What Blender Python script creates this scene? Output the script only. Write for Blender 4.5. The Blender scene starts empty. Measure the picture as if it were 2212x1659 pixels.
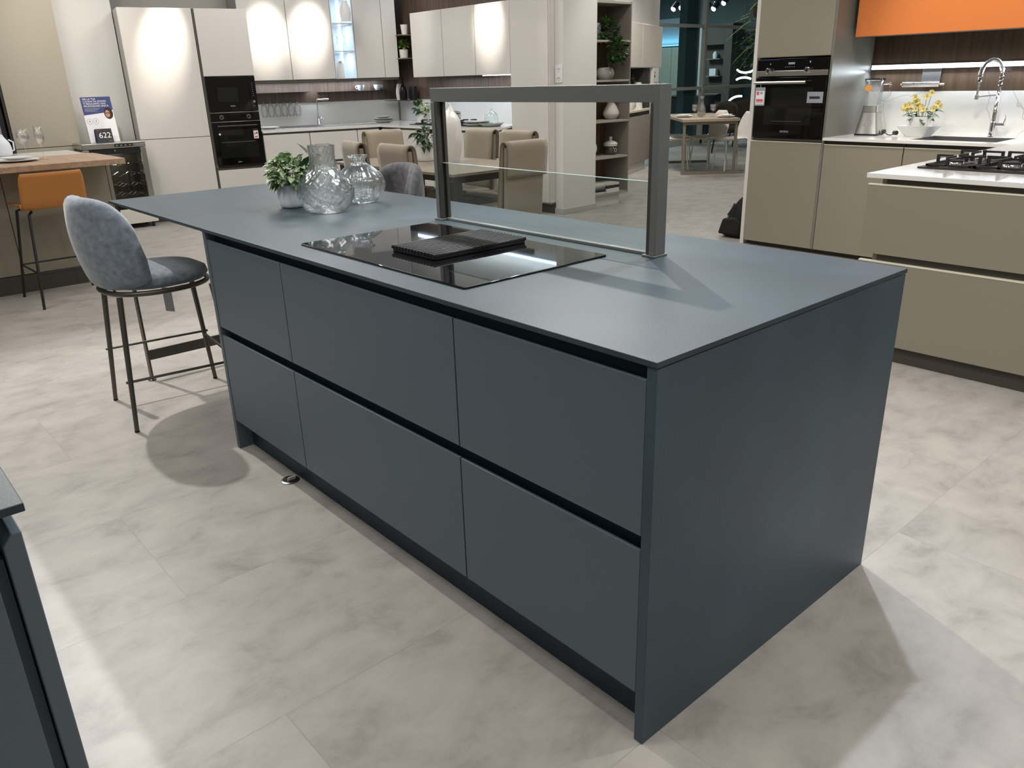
import bpy, bmesh, math, random
from math import sin, cos, pi, radians as R
from mathutils import Vector, Matrix
random.seed(7)
C = bpy.context.scene.collection
SC = bpy.context.scene

# ------------------------------------------------------------------ camera, world, exposure, large lights
def make_camera():
    x, y, z, yw, p, r, f = 0.8471, -1.0839, 1.3858, -0.8570, 0.3675, -0.0288, 1712.6
    fw = Vector((sin(yw)*cos(p), cos(yw)*cos(p), -sin(p)))
    rt = Vector((cos(yw), -sin(yw), 0)); up = rt.cross(fw)
    rt2 = cos(r)*rt + sin(r)*up; up2 = -sin(r)*rt + cos(r)*up
    m = Matrix((rt2, up2, -fw)).transposed().to_4x4(); m.translation = (x, y, z)
    cd = bpy.data.cameras.new('camera'); cam = bpy.data.objects.new('camera', cd)
    C.objects.link(cam); cam.matrix_world = m
    cd.sensor_fit = 'HORIZONTAL'; cd.sensor_width = 36; cd.lens = f*36/2212
    cd.clip_start = 0.02; cd.clip_end = 100
    SC.camera = cam
make_camera()
SC.view_settings.view_transform = 'Standard'
SC.view_settings.look = 'None'
SC.view_settings.gamma = 1
SC.view_settings.exposure = -0.15
w = bpy.data.worlds.new('world'); SC.world = w; w.use_nodes = True
w.node_tree.nodes['Background'].inputs[0].default_value = (0.02, 0.025, 0.03, 1)
w.node_tree.nodes['Background'].inputs[1].default_value = 1.0
WARM = (1.0, 0.93, 0.84); NEUT = (1.0, 0.965, 0.92); COOL = (0.78, 0.88, 1.0)
def area(name, loc, size, power, col=NEUT, rot=(0, 0, 0), size_y=None, spread=180):
    l = bpy.data.lights.new(name, 'AREA'); l.energy = power; l.color = col; l.size = size
    if size_y: l.shape = 'RECTANGLE'; l.size_y = size_y
    l.spread = R(spread)
    o = bpy.data.objects.new(name, l); o.location = loc; o.rotation_euler = rot; C.objects.link(o); return o
def spot(name, loc, target, power, angle=40, blend=0.5, col=WARM, rad=0.04):
    l = bpy.data.lights.new(name, 'SPOT'); l.energy = power; l.color = col
    l.spot_size = R(angle); l.spot_blend = blend; l.shadow_soft_size = rad
    o = bpy.data.objects.new(name, l); o.location = loc
    d = Vector(target)-Vector(loc); o.rotation_euler = d.to_track_quat('-Z', 'Y').to_euler()
    C.objects.link(o); return o
CEIL = 3.4
FILL = 0.52
for i, (x, y, p) in enumerate([(-1.2, -1.4, 75), (-4.4, -1.0, 65), (-1.4, 1.9, 60), (-5.2, 2.0, 75), (-3.9, 4.2, 55), (1.0, 3.2, 60),
                               (-7.2, 0.2, 55), (-7.0, 3.0, 60), (1.3, 0.2, 55), (-6.2, 7.6, 70), (-7.5, 11, 60), (-3.5, 7.0, 50), (-1.0, -3.6, 60)]):
    area('ceiling_fill', (x, y, CEIL-0.03), 0.9, p*FILL, NEUT)  # unseen soft panels added for general fill
# track spots
spot('track_spot', (-0.75, 1.88, 3.0), (-0.7, 0.3, 0.9), 230, 75, 0.6, COOL, 0.03)
spot('track_spot', (-2.15, 1.88, 3.0), (-0.3, 0.3, 0.9), 230, 75, 0.6, NEUT, 0.03)
spot('track_spot', (-4.4, -0.25, 3.1), (-2.5, 0.0, 0.3), 340, 75, 0.6, NEUT, 0.03)
spot('track_spot', (-2.6, 1.9, 3.0), (-2.3, 0.5, 0.9), 110, 60, 0.6, COOL, 0.03)
spot('track_spot', (0.9, 2.0, 3.1), (0.4, 0.6, 0.0), 110, 80, 0.7, NEUT, 0.05)
spot('track_spot', (0.1, 0.5, 3.1), (-0.4, 2.8, 0.65), 150, 55, 0.9, NEUT, 0.05)  # extra spot added to brighten the peninsula front
spot('track_spot', (-2.0, 2.6, 3.1), (-2.3, 4.9, 0.5), 90, 60, 0.9, NEUT, 0.05)
area('linear_glow', (-6.9, 5.20, 2.47), 2.8, 8, COOL, (R(150), 0, 0), 0.03)
# pools of light on the white fronts
spot('wall_washer', (-7.55, 2.35, 3.05), (-8.25, 2.2, 1.98), 300, 24, 1.0, WARM, 0.03)
spot('wall_washer', (-7.45, 3.35, 3.05), (-8.55, 3.42, 1.92), 300, 24, 1.0, WARM, 0.03)
spot('wall_washer', (-7.40, 3.95, 3.05), (-8.42, 3.92, 1.97), 300, 24, 1.0, WARM, 0.03)
spot('wall_washer', (-6.35, 3.90, 3.05), (-6.36, 4.97, 1.96), 300, 24, 1.0, WARM, 0.03)
spot('wall_washer', (-7.0, 0.9, 3.15), (-8.85, 1.5, 1.5), 110, 55, 0.9, WARM, 0.05)  # added to lift the stub wall and the tall unit's side
spot('track_spot', (-5.6, 7.6, 3.2), (-7.3, 9.0, 0.8), 160, 60, 0.7, WARM, 0.05)  # added to brighten the far kitchen's base fronts
spot('wall_washer', (-7.2, 3.6, 3.05), (-7.9, 5.0, 1.9), 60, 40, 0.9, WARM, 0.03)
spot('wall_washer', (-1.2, 4.0, 3.2), (-1.5, 5.1, 1.7), 90, 60, 0.8, WARM, 0.04)
spot('wall_washer', (-1.3, 3.9, 3.2), (-1.5, 5.4, 0.95), 85, 45, 0.7, WARM, 0.04)
spot('track_spot', (-4.4, 4.6, 3.2), (-4.6, 2.9, 0.7), 120, 60, 0.7, WARM, 0.05)
spot('track_spot', (-7.6, 9.2, 3.2), (-6.4, 9.0, 0.7), 260, 70, 0.7, NEUT, 0.06)
spot('track_spot', (-4.2, 5.9, 3.2), (-5.5, 5.9, 1.3), 70, 60, 0.7, WARM, 0.05)

area('ceiling_fill', (-12.0, 13.5, CEIL-0.03), 1.2, 170, (0.85, 0.95, 1.0))  # unseen fill added to brighten the room beyond the glass
# ------------------------------------------------------------------ materials
MATS = {}
def mat(name, col, rough=0.5, metal=0.0, spec=0.5, noise=None, bump=None, emit=None, coat=0.0, trans=0.0, ior=1.45, alpha=1.0, sheen=0.0):
    """noise=(scale, amount, detail, stretch) colour mottling; bump=(scale, strength)"""
    m = bpy.data.materials.new(name); m.use_nodes = True; nt = m.node_tree; b = nt.nodes['Principled BSDF']
    b.inputs['Base Color'].default_value = (*col, 1); b.inputs['Roughness'].default_value = rough
    b.inputs['Metallic'].default_value = metal; b.inputs['Specular IOR Level'].default_value = spec
    b.inputs['Coat Weight'].default_value = coat; b.inputs['Coat Roughness'].default_value = 0.05
    b.inputs['Transmission Weight'].default_value = trans; b.inputs['IOR'].default_value = ior
    b.inputs['Alpha'].default_value = alpha; b.inputs['Sheen Weight'].default_value = sheen
    if emit: b.inputs['Emission Color'].default_value = (*emit[0], 1); b.inputs['Emission Strength'].default_value = emit[1]
    tc = None
    if noise or bump:
        tc = nt.nodes.new('ShaderNodeTexCoord'); mp = nt.nodes.new('ShaderNodeMapping'); nt.links.new(tc.outputs['Object'], mp.inputs[0])
        if noise and len(noise) > 3: mp.inputs['Scale'].default_value = noise[3]
    if noise:
        n = nt.nodes.new('ShaderNodeTexNoise'); n.inputs['Scale'].default_value = noise[0]; n.inputs['Detail'].default_value = noise[2] if len(noise) > 2 else 4
        nt.links.new(mp.outputs[0], n.inputs[0])
        r = nt.nodes.new('ShaderNodeValToRGB'); a = noise[1]
        r.color_ramp.elements[0].position = 0.3; r.color_ramp.elements[1].position = 0.7
        r.color_ramp.elements[0].color = (*[max(0, c*(1-a)) for c in col], 1); r.color_ramp.elements[1].color = (*[min(1, c*(1+a)) for c in col], 1)
        nt.links.new(n.outputs[0], r.inputs[0]); nt.links.new(r.outputs[0], b.inputs['Base Color'])
    if bump:
        n2 = nt.nodes.new('ShaderNodeTexNoise'); n2.inputs['Scale'].default_value = bump[0]; nt.links.new(mp.outputs[0], n2.inputs[0])
        bm_ = nt.nodes.new('ShaderNodeBump'); bm_.inputs['Strength'].default_value = bump[1]; bm_.inputs['Distance'].default_value = 0.002
        nt.links.new(n2.outputs[0], bm_.inputs['Height']); nt.links.new(bm_.outputs[0], b.inputs['Normal'])
    MATS[name] = m; return m
def wood(name, c1, c2, scale=6, rough=0.45, axis='Z'):
    m = bpy.data.materials.new(name); m.use_nodes = True; nt = m.node_tree; b = nt.nodes['Principled BSDF']
    tc = nt.nodes.new('ShaderNodeTexCoord'); mp = nt.nodes.new('ShaderNodeMapping'); nt.links.new(tc.outputs['Object'], mp.inputs[0])
    s = {'X': (0.06, 1, 1), 'Y': (1, 0.06, 1), 'Z': (1, 1, 0.06)}[axis]; mp.inputs['Scale'].default_value = s
    n = nt.nodes.new('ShaderNodeTexNoise'); n.inputs['Scale'].default_value = scale*6; n.inputs['Detail'].default_value = 6; n.inputs['Distortion'].default_value = 0.6
    nt.links.new(mp.outputs[0], n.inputs[0])
    r = nt.nodes.new('ShaderNodeValToRGB'); r.color_ramp.elements[0].position = 0.32; r.color_ramp.elements[1].position = 0.68
    r.color_ramp.elements[0].color = (*c1, 1); r.color_ramp.elements[1].color = (*c2, 1)
    nt.links.new(n.outputs[0], r.inputs[0]); nt.links.new(r.outputs[0], b.inputs['Base Color']); b.inputs['Roughness'].default_value = rough
    MATS[name] = m; return m
def marble(name, base, vein, scale=1.6, rough=0.15):
    m = bpy.data.materials.new(name); m.use_nodes = True; nt = m.node_tree; b = nt.nodes['Principled BSDF']
    tc = nt.nodes.new('ShaderNodeTexCoord')
    n = nt.nodes.new('ShaderNodeTexNoise'); n.inputs['Scale'].default_value = scale*1.3; n.inputs['Detail'].default_value = 5
    nt.links.new(tc.outputs['Object'], n.inputs[0])
    mx = nt.nodes.new('ShaderNodeVectorMath'); mx.operation = 'ADD'
    sc = nt.nodes.new('ShaderNodeVectorMath'); sc.operation = 'SCALE'; sc.inputs['Scale'].default_value = 0.5
    nt.links.new(n.outputs[1], sc.inputs[0]); nt.links.new(tc.outputs['Object'], mx.inputs[0]); nt.links.new(sc.outputs[0], mx.inputs[1])
    v = nt.nodes.new('ShaderNodeTexVoronoi'); v.feature = 'DISTANCE_TO_EDGE'; v.inputs['Scale'].default_value = scale
    nt.links.new(mx.outputs[0], v.inputs['Vector'])
    r = nt.nodes.new('ShaderNodeValToRGB'); r.color_ramp.elements[0].position = 0.0; r.color_ramp.elements[1].position = 0.007
    r.color_ramp.elements[0].color = (*vein, 1); r.color_ramp.elements[1].color = (*base, 1)
    nt.links.new(v.outputs[0], r.inputs[0]); nt.links.new(r.outputs[0], b.inputs['Base Color']); b.inputs['Roughness'].default_value = rough
    MATS[name] = m; return m
def glass(name, tint=(1, 1, 1), refr=0.5, rough=0.0, gloss=0.5):
    """clear glass: part refracting, part thin transparent, with Fresnel reflection"""
    m = bpy.data.materials.new(name); m.use_nodes = True; nt = m.node_tree
    for n in list(nt.nodes): nt.nodes.remove(n)
    out = nt.nodes.new('ShaderNodeOutputMaterial')
    g = nt.nodes.new('ShaderNodeBsdfGlass'); g.inputs['Roughness'].default_value = rough; g.inputs['IOR'].default_value = 1.5; g.inputs['Color'].default_value = (*tint, 1)
    t = nt.nodes.new('ShaderNodeBsdfTransparent'); t.inputs[0].default_value = (*tint, 1)
    gl = nt.nodes.new('ShaderNodeBsdfGlossy'); gl.inputs['Roughness'].default_value = 0.02
    lw = nt.nodes.new('ShaderNodeLayerWeight'); lw.inputs[0].default_value = 0.5
    pw = nt.nodes.new('ShaderNodeMath'); pw.operation = 'POWER'; pw.inputs[1].default_value = 4.0; nt.links.new(lw.outputs['Facing'], pw.inputs[0])
    fr = nt.nodes.new('ShaderNodeMath'); fr.operation = 'MULTIPLY_ADD'; fr.inputs[1].default_value = 0.9; fr.inputs[2].default_value = 0.04; nt.links.new(pw.outputs[0], fr.inputs[0])
    m1 = nt.nodes.new('ShaderNodeMixShader'); nt.links.new(fr.outputs[0], m1.inputs[0]); nt.links.new(t.outputs[0], m1.inputs[1]); nt.links.new(gl.outputs[0], m1.inputs[2])
    m2 = nt.nodes.new('ShaderNodeMixShader'); m2.inputs[0].default_value = refr; nt.links.new(m1.outputs[0], m2.inputs[1]); nt.links.new(g.outputs[0], m2.inputs[2])
    nt.links.new(m2.outputs[0], out.inputs[0]); MATS[name] = m; return m

def floor_mat():
    m = bpy.data.materials.new('floor_tiles'); m.use_nodes = True; nt = m.node_tree; b = nt.nodes['Principled BSDF']
    tc = nt.nodes.new('ShaderNodeTexCoord')
    sx = nt.nodes.new('ShaderNodeSeparateXYZ'); cx = nt.nodes.new('ShaderNodeCombineXYZ'); nt.links.new(tc.outputs['Object'], sx.inputs[0])
    nt.links.new(sx.outputs[0], cx.inputs[1]); nt.links.new(sx.outputs[1], cx.inputs[0])
    mp = nt.nodes.new('ShaderNodeMapping'); nt.links.new(cx.outputs[0], mp.inputs[0]); mp.inputs['Location'].default_value = (0.54+1.205*10, 0.005+0.625*40, 0)
    br = nt.nodes.new('ShaderNodeTexBrick'); br.offset = 0.5; br.offset_frequency = 2; br.squash = 1.0
    br.inputs['Scale'].default_value = 1.0; br.inputs['Brick Width'].default_value = 1.205; br.inputs['Row Height'].default_value = 0.625
    br.inputs['Mortar Size'].default_value = 0.0016; br.inputs['Mortar Smooth'].default_value = 0.6; br.inputs['Bias'].default_value = 0
    br.inputs['Color1'].default_value = (0, 0, 0, 1); br.inputs['Color2'].default_value = (1, 1, 1, 1); br.inputs['Mortar'].default_value = (0.5, 0.5, 0.5, 1)
    nt.links.new(mp.outputs[0], br.inputs['Vector'])
    # cloudy marks, stretched along x, shifted per tile
    mp2 = nt.nodes.new('ShaderNodeMapping'); mp2.inputs['Scale'].default_value = (1.45, 0.95, 1)
    off = nt.nodes.new('ShaderNodeVectorMath'); off.operation = 'MULTIPLY_ADD'
    off.inputs[1].default_value = (0.35, 0.5, 0); nt.links.new(br.outputs['Color'], off.inputs[0]); nt.links.new(tc.outputs['Object'], off.inputs[2])
    nt.links.new(off.outputs[0], mp2.inputs[0])
    n1 = nt.nodes.new('ShaderNodeTexNoise'); n1.inputs['Scale'].default_value = 5.0; n1.inputs['Detail'].default_value = 9; n1.inputs['Roughness'].default_value = 0.66; n1.inputs['Distortion'].default_value = 0.35
    nt.links.new(mp2.outputs[0], n1.inputs[0])
    r = nt.nodes.new('ShaderNodeValToRGB'); e = r.color_ramp.elements
    e[0].position = 0.28; e[0].color = (0.27, 0.252, 0.232, 1); e[1].position = 0.74; e[1].color = (0.465, 0.438, 0.405, 1)
    x = e.new(0.46); x.color = (0.375, 0.352, 0.325, 1)
    x = e.new(0.55); x.color = (0.41, 0.386, 0.357, 1)
    nt.links.new(n1.outputs[0], r.inputs[0])
    mul = nt.nodes.new('ShaderNodeMixRGB'); mul.blend_type = 'MULTIPLY'; mul.inputs[2].default_value = (0.80, 0.80, 0.80, 1)
    nt.links.new(br.outputs['Fac'], mul.inputs[0]); nt.links.new(r.outputs[0], mul.inputs[1]); nt.links.new(mul.outputs[0], b.inputs['Base Color'])
    b.inputs['Roughness'].default_value = 0.42; b.inputs['Specular IOR Level'].default_value = 0.4
    MATS['floor'] = m
floor_mat()
mat('island_top', (0.036, 0.053, 0.064), 0.45, spec=0.4, noise=(2.4, 0.20, 6), bump=(220, 0.12))
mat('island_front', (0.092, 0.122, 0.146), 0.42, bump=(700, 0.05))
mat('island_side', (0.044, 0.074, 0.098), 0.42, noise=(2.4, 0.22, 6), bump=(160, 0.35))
mat('island_gola', (0.012, 0.028, 0.042), 0.5)
mat('bronze_metal', (0.115, 0.105, 0.09), 0.42, 0.7)
mat('hood_metal', (0.175, 0.185, 0.182), 0.42, 0.35)
mat('black_glass', (0.004, 0.004, 0.004), 0.04, spec=0.35)
mat('hob_glass', (0.005, 0.005, 0.006), 0.025, spec=0.75)
mat('high_gloss', (0.70, 0.675, 0.635), 0.07)
mat('black', (0.012, 0.012, 0.013), 0.45)
mat('black_matte', (0.008, 0.008, 0.009), 0.8)
mat('cast_iron', (0.018, 0.018, 0.02), 0.5)
mat('taupe', (0.268, 0.244, 0.186), 0.42)
mat('greige', (0.36, 0.325, 0.28), 0.5)
mat('greige_dark', (0.25, 0.225, 0.20), 0.5)
mat('lit_edge_pale_top', (0.80, 0.77, 0.62), 0.35)  # top-edge highlight from the spots put into the colour; far worktop shares it
mat('taupe_dark', (0.06, 0.053, 0.042), 0.5)
mat('taupe_side', (0.19, 0.185, 0.16), 0.30)
mat('taupe_tall', (0.42, 0.385, 0.31), 0.45)
mat('white_gloss', (0.70, 0.675, 0.635), 0.22)
mat('white_side', (0.42, 0.41, 0.39), 0.4)
mat('cream', (0.72, 0.69, 0.62), 0.35)
mat('gola', (0.10, 0.088, 0.07), 0.4, 0.3)
mat('wall_paint', (0.72, 0.71, 0.68), 0.8)
mat('wall_grey', (0.50, 0.49, 0.46), 0.8)
mat('ceiling_paint', (0.7, 0.7, 0.69), 0.9)
mat('splash_white', (0.70, 0.70, 0.69), 0.2, noise=(1.5, 0.06, 5))
mat('stone_white', (0.78, 0.77, 0.74), 0.14)
marble('marble', (0.74, 0.725, 0.69), (0.50, 0.45, 0.40), 1.5, 0.16)
marble('marble_far', (0.66, 0.645, 0.62), (0.56, 0.52, 0.48), 2.6, 0.3)
mat('orange', (0.66, 0.20, 0.05), 0.4)
wood('wood_dark', (0.075, 0.048, 0.035), (0.145, 0.098, 0.072), 7)
wood('wood_brown', (0.050, 0.029, 0.016), (0.088, 0.054, 0.031), 5)
mat('shelf_edge', (0.36, 0.34, 0.30), 0.5)
wood('wood_bar', (0.36, 0.235, 0.15), (0.50, 0.345, 0.235), 5, 0.4, 'Y')
wood('wood_shelf', (0.10, 0.065, 0.042), (0.20, 0.135, 0.09), 6)
wood('wood_table', (0.36, 0.29, 0.21), (0.46, 0.375, 0.28), 5, 0.4, 'X')
mat('steel', (0.55, 0.54, 0.51), 0.28, 1.0)
mat('chrome', (0.82, 0.82, 0.83), 0.06, 1.0)
mat('sink_steel', (0.42, 0.42, 0.42), 0.25, 0.9)
mat('blue_fabric', (0.17, 0.205, 0.245), 0.9, noise=(38, 0.30, 6), bump=(300, 0.5), sheen=0.6)
mat('grey_fabric', (0.085, 0.085, 0.09), 0.95, noise=(34, 0.35, 6), bump=(300, 0.5), sheen=0.15)
mat('piping', (0.10, 0.12, 0.145), 0.9)
mat('piping_grey', (0.07, 0.07, 0.075), 0.9)
mat('orange_plastic', (0.48, 0.19, 0.045), 0.5)
mat('beige_fabric', (0.31, 0.265, 0.195), 0.85, noise=(3, 0.12, 3), sheen=0.4)
mat('beige_dark', (0.20, 0.165, 0.12), 0.85)
mat('dining_top', (0.27, 0.235, 0.185), 0.35, noise=(3, 0.08, 4))
mat('dark_leg', (0.045, 0.042, 0.04), 0.5)
mat('ceramic', (0.78, 0.77, 0.75), 0.3)
mat('ceramic_matte', (0.62, 0.58, 0.53), 0.7)
mat('ceramic_cream', (0.72, 0.66, 0.60), 0.6)
mat('plate_grey', (0.40, 0.41, 0.38), 0.35)
mat('ribbed_white', (0.74, 0.78, 0.84), 0.45)
mat('leaf', (0.03, 0.085, 0.022), 0.45)
mat('leaf_dark', (0.012, 0.045, 0.012), 0.45)
mat('leaf_bright', (0.15, 0.25, 0.035), 0.45)
mat('leaf_round', (0.035, 0.095, 0.022), 0.4, noise=(14, 0.6, 2))
mat('leaf_variegated', (0.26, 0.36, 0.19), 0.5, noise=(60, 0.75, 3))
mat('leaf_black', (0.01, 0.022, 0.018), 0.5)
mat('stem', (0.10, 0.16, 0.05), 0.6)
mat('flower_yellow', (0.72, 0.62, 0.22), 0.6, noise=(60, 0.2, 2))
mat('flower_pink', (0.50, 0.14, 0.16), 0.6)
mat('flower_white', (0.70, 0.74, 0.50), 0.6)
mat('paper', (0.82, 0.82, 0.84), 0.6)
mat('paper_grey', (0.40, 0.40, 0.42), 0.6)
mat('red_print', (0.72, 0.12, 0.12), 0.6)
mat('navy_print', (0.035, 0.05, 0.18), 0.45)
mat('dark_print', (0.02, 0.02, 0.022), 0.5)
mat('grey_print', (0.30, 0.31, 0.36), 0.6)
mat('white_print', (0.9, 0.9, 0.9), 0.5)
mat('skin', (0.50, 0.27, 0.19), 0.6)
mat('hair', (0.05, 0.025, 0.018), 0.8)
mat('plastic_white', (0.76, 0.74, 0.69), 0.35)
mat('dark_brown_fabric', (0.045, 0.036, 0.03), 0.8)
mat('table_frame', (0.25, 0.215, 0.165), 0.4)
mat('window_frame', (0.58, 0.58, 0.54), 0.45, 0.3)
mat('window_post', (0.10, 0.13, 0.14), 0.5)
mat('led_white', (1, 1, 1), 0.5, emit=((0.82, 0.92, 1.0), 9.0))
mat('led_cool', (1, 1, 1), 0.5, emit=((0.55, 0.72, 1.0), 10.0))
mat('led_box', (0.7, 0.75, 0.8), 0.4)
mat('led_blue', (0.3, 0.6, 1), 0.5, emit=((0.22, 0.60, 1.0), 2.2))
mat('lamp_white', (1, 1, 1), 0.5, emit=((0.95, 1.0, 1.0), 5.0))
mat('dark_room', (0.10, 0.12, 0.125), 0.8)
mat('green_grey', (0.30, 0.33, 0.27), 0.6)
mat('night_wall', (0.16, 0.20, 0.20), 0.8)
mat('brown_unit', (0.10, 0.085, 0.07), 0.6)
mat('book_cream', (0.66, 0.62, 0.52), 0.7)
mat('book_olive', (0.42, 0.42, 0.34), 0.7)
mat('book_mauve', (0.30, 0.26, 0.26), 0.7)
mat('fridge_glass', (0.010, 0.011, 0.010), 0.04, spec=0.4)
mat('orange_label', (0.8, 0.33, 0.06), 0.5)
glass('clear_glass', (1, 1, 1), 0.25)
glass('vase_glass', (0.97, 0.99, 1.0), 0.6)
glass('thin_glass', (0.97, 1, 0.99), 0.0)
glass('smoke_glass', (0.30, 0.31, 0.31), 0.2)
glass('window_glass', (0.80, 0.90, 0.90), 0.0)
glass('pane_tint', (0.90, 0.93, 0.92), 0.0)
glass('dark_door_glass', (0.55, 0.55, 0.50), 0.0)
mat('pane_edge', (0.55, 0.72, 0.68), 0.1, spec=0.8)
MATS['floor'] = bpy.data.materials['floor_tiles']

# ------------------------------------------------------------------ mesh builder
class M:
    def __init__(s): s.v = []; s.f = []
    def add(s, vs, fs):
        b = len(s.v); s.v += [tuple(v) for v in vs]; s.f += [tuple(i+b for i in f) for f in fs]; return s
    def box(s, x0, y0, z0, x1, y1, z1):
        if x1 < x0: x0, x1 = x1, x0
        if y1 < y0: y0, y1 = y1, y0
        if z1 < z0: z0, z1 = z1, z0
        return s.add([(x0, y0, z0), (x1, y0, z0), (x1, y1, z0), (x0, y1, z0), (x0, y0, z1), (x1, y0, z1), (x1, y1, z1), (x0, y1, z1)],
                     [(0, 3, 2, 1), (4, 5, 6, 7), (0, 1, 5, 4), (1, 2, 6, 5), (2, 3, 7, 6), (3, 0, 4, 7)])
    def obox(s, c, u, v, w, a, b, d):
        """box centred at c with axes u,v,w and half sizes a,b,d"""
        c = Vector(c); u = Vector(u).normalized()*a; v = Vector(v).normalized()*b; w = Vector(w).normalized()*d
        P = [c-u-v-w, c+u-v-w, c+u+v-w, c-u+v-w, c-u-v+w, c+u-v+w, c+u+v+w, c-u+v+w]
        return s.add(P, [(0, 3, 2, 1), (4, 5, 6, 7), (0, 1, 5, 4), (1, 2, 6, 5), (2, 3, 7, 6), (3, 0, 4, 7)])
    def prism(s, poly, z0, z1):
        n = len(poly); return s.add([(x, y, z0) for x, y in poly]+[(x, y, z1) for x, y in poly],
            [tuple(range(n-1, -1, -1)), tuple(range(n, 2*n))]+[(i, (i+1) % n, n+(i+1) % n, n+i) for i in range(n)])
    def prism_y(s, poly, y0, y1):
        """poly in x,z extruded along y"""
        n = len(poly); return s.add([(x, y0, z) for x, z in poly]+[(x, y1, z) for x, z in poly],
            [tuple(range(n)), tuple(range(2*n-1, n-1, -1))]+[((i+1) % n, i, n+i, n+(i+1) % n) for i in range(n)])
    def prism_x(s, poly, x0, x1):
        """poly in y,z extruded along x"""
        n = len(poly); return s.add([(x0, y, z) for y, z in poly]+[(x1, y, z) for y, z in poly],
            [tuple(range(n-1, -1, -1)), tuple(range(n, 2*n))]+[(i, (i+1) % n, n+(i+1) % n, n+i) for i in range(n)])
    def lathe(s, prof, n=32, c=(0, 0, 0), mod=None, close=False):
        vs = []; m = len(prof)
        for (r, z) in prof:
            for k in range(n):
                a = 2*pi*k/n; rr = r*(mod(a, z) if mod else 1); vs.append((c[0]+rr*cos(a), c[1]+rr*sin(a), c[2]+z))
        fs = [(i*n+k, i*n+(k+1) % n, (i+1)*n+(k+1) % n, (i+1)*n+k) for i in range(m-1) for k in range(n)]
        if close: fs += [((m-1)*n+k, (m-1)*n+(k+1) % n, (k+1) % n, k) for k in range(n)]
        else:
            if prof[0][0] > 1e-5: fs.append(tuple(range(n-1, -1, -1)))
            if prof[-1][0] > 1e-5: fs.append(tuple((m-1)*n+k for k in range(n)))
        return s.add(vs, fs)
    def tube(s, pts, r, n=10, closed=False):
        pts = [Vector(p) for p in pts]; m = len(pts); vs = []; up = Vector((0, 0, 1)); prev = None
        for i, p in enumerate(pts):
            a = pts[(i-1) % m] if (i > 0 or closed) else p; b = pts[(i+1) % m] if (i < m-1 or closed) else p
            t = (b-a).normalized()
            if prev is None:
                u = t.cross(up)
                if u.length < 1e-3: u = t.cross(Vector((1, 0, 0)))
            else:
                u = prev - t*prev.dot(t)
            u.normalize(); prev = u; w = t.cross(u); rr = r[i] if isinstance(r, (list, tuple)) else r
            for k in range(n):
                q = 2*pi*k/n; vs.append(p+rr*(cos(q)*u+sin(q)*w))
        fs = [(i*n+k, i*n+(k+1) % n, ((i+1) % m)*n+(k+1) % n, ((i+1) % m)*n+k) for i in range(m if closed else m-1) for k in range(n)]
        if not closed: fs += [tuple(range(n-1, -1, -1)), tuple((m-1)*n+k for k in range(n))]
        return s.add(vs, fs)
    def grid(s, rows, closed_u=False, closed_v=False):
        m = len(rows); n = len(rows[0]); vs = [p for r in rows for p in r]
        fs = [(i*n+j, i*n+(j+1) % n, ((i+1) % m)*n+(j+1) % n, ((i+1) % m)*n+j) for i in range(m if closed_u else m-1) for j in range(n if closed_v else n-1)]
        return s.add(vs, fs)
    def build(s, name, m, parent=None, loc=(0, 0, 0), rz=0, bevel=0, smooth=False, sub=0, solid=0, seg=2, angle=40):
        me = bpy.data.meshes.new(name); me.from_pydata(s.v, [], s.f); me.update()
        bm = bmesh.new(); bm.from_mesh(me); bmesh.ops.recalc_face_normals(bm, faces=bm.faces); bm.to_mesh(me); bm.free()
        me.materials.append(MATS[m] if isinstance(m, str) else m)
        o = bpy.data.objects.new(name, me); C.objects.link(o); o.location = loc; o.rotation_euler = (0, 0, rz)
        if parent: o.parent = parent
        if solid:
            md = o.modifiers.new('solid', 'SOLIDIFY'); md.thickness = solid; md.offset = 0
        if bevel:
            md = o.modifiers.new('bevel', 'BEVEL'); md.width = bevel; md.segments = seg; md.limit_method = 'ANGLE'; md.angle_limit = R(40)
        if sub:
            md = o.modifiers.new('sub', 'SUBSURF'); md.levels = sub; md.render_levels = sub
        if smooth or sub or bevel:
            me.polygons.foreach_set('use_smooth', [True]*len(me.polygons))
            if not sub: me.set_sharp_from_angle(angle=R(angle))
        return o
def tag(o, label=None, cat=None, group=None, kind=None):
    if label: o['label'] = label
    if cat: o['category'] = cat
    if group: o['group'] = group
    if kind: o['kind'] = kind
    return o
def T(name, label, cat, loc=(0, 0, 0), rz=0, group=None):
    o = bpy.data.objects.new(name, None); C.objects.link(o); o.location = loc; o.rotation_euler = (0, 0, rz); o.empty_display_size = 0.1
    return tag(o, label, cat, group)
def struct(o): o['kind'] = 'structure'; return o
def kids(o): return list(o.children)
def dup(o, loc=None, rz=None, label=None, parent=None):
    def cp(a, p):
        c = a.copy(); C.objects.link(c); c.parent = p
        for ch in kids(a): cp(ch, c)
        return c
    c = cp(o, parent)
    if loc is not None: c.location = loc
    if rz is not None: c.rotation_euler = (0, 0, rz)
    if label: c['label'] = label
    return c
def box(name, m, parent, *b, bevel=0.002, **k): return M().box(*b).build(name, m, parent, bevel=bevel, **k)
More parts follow.
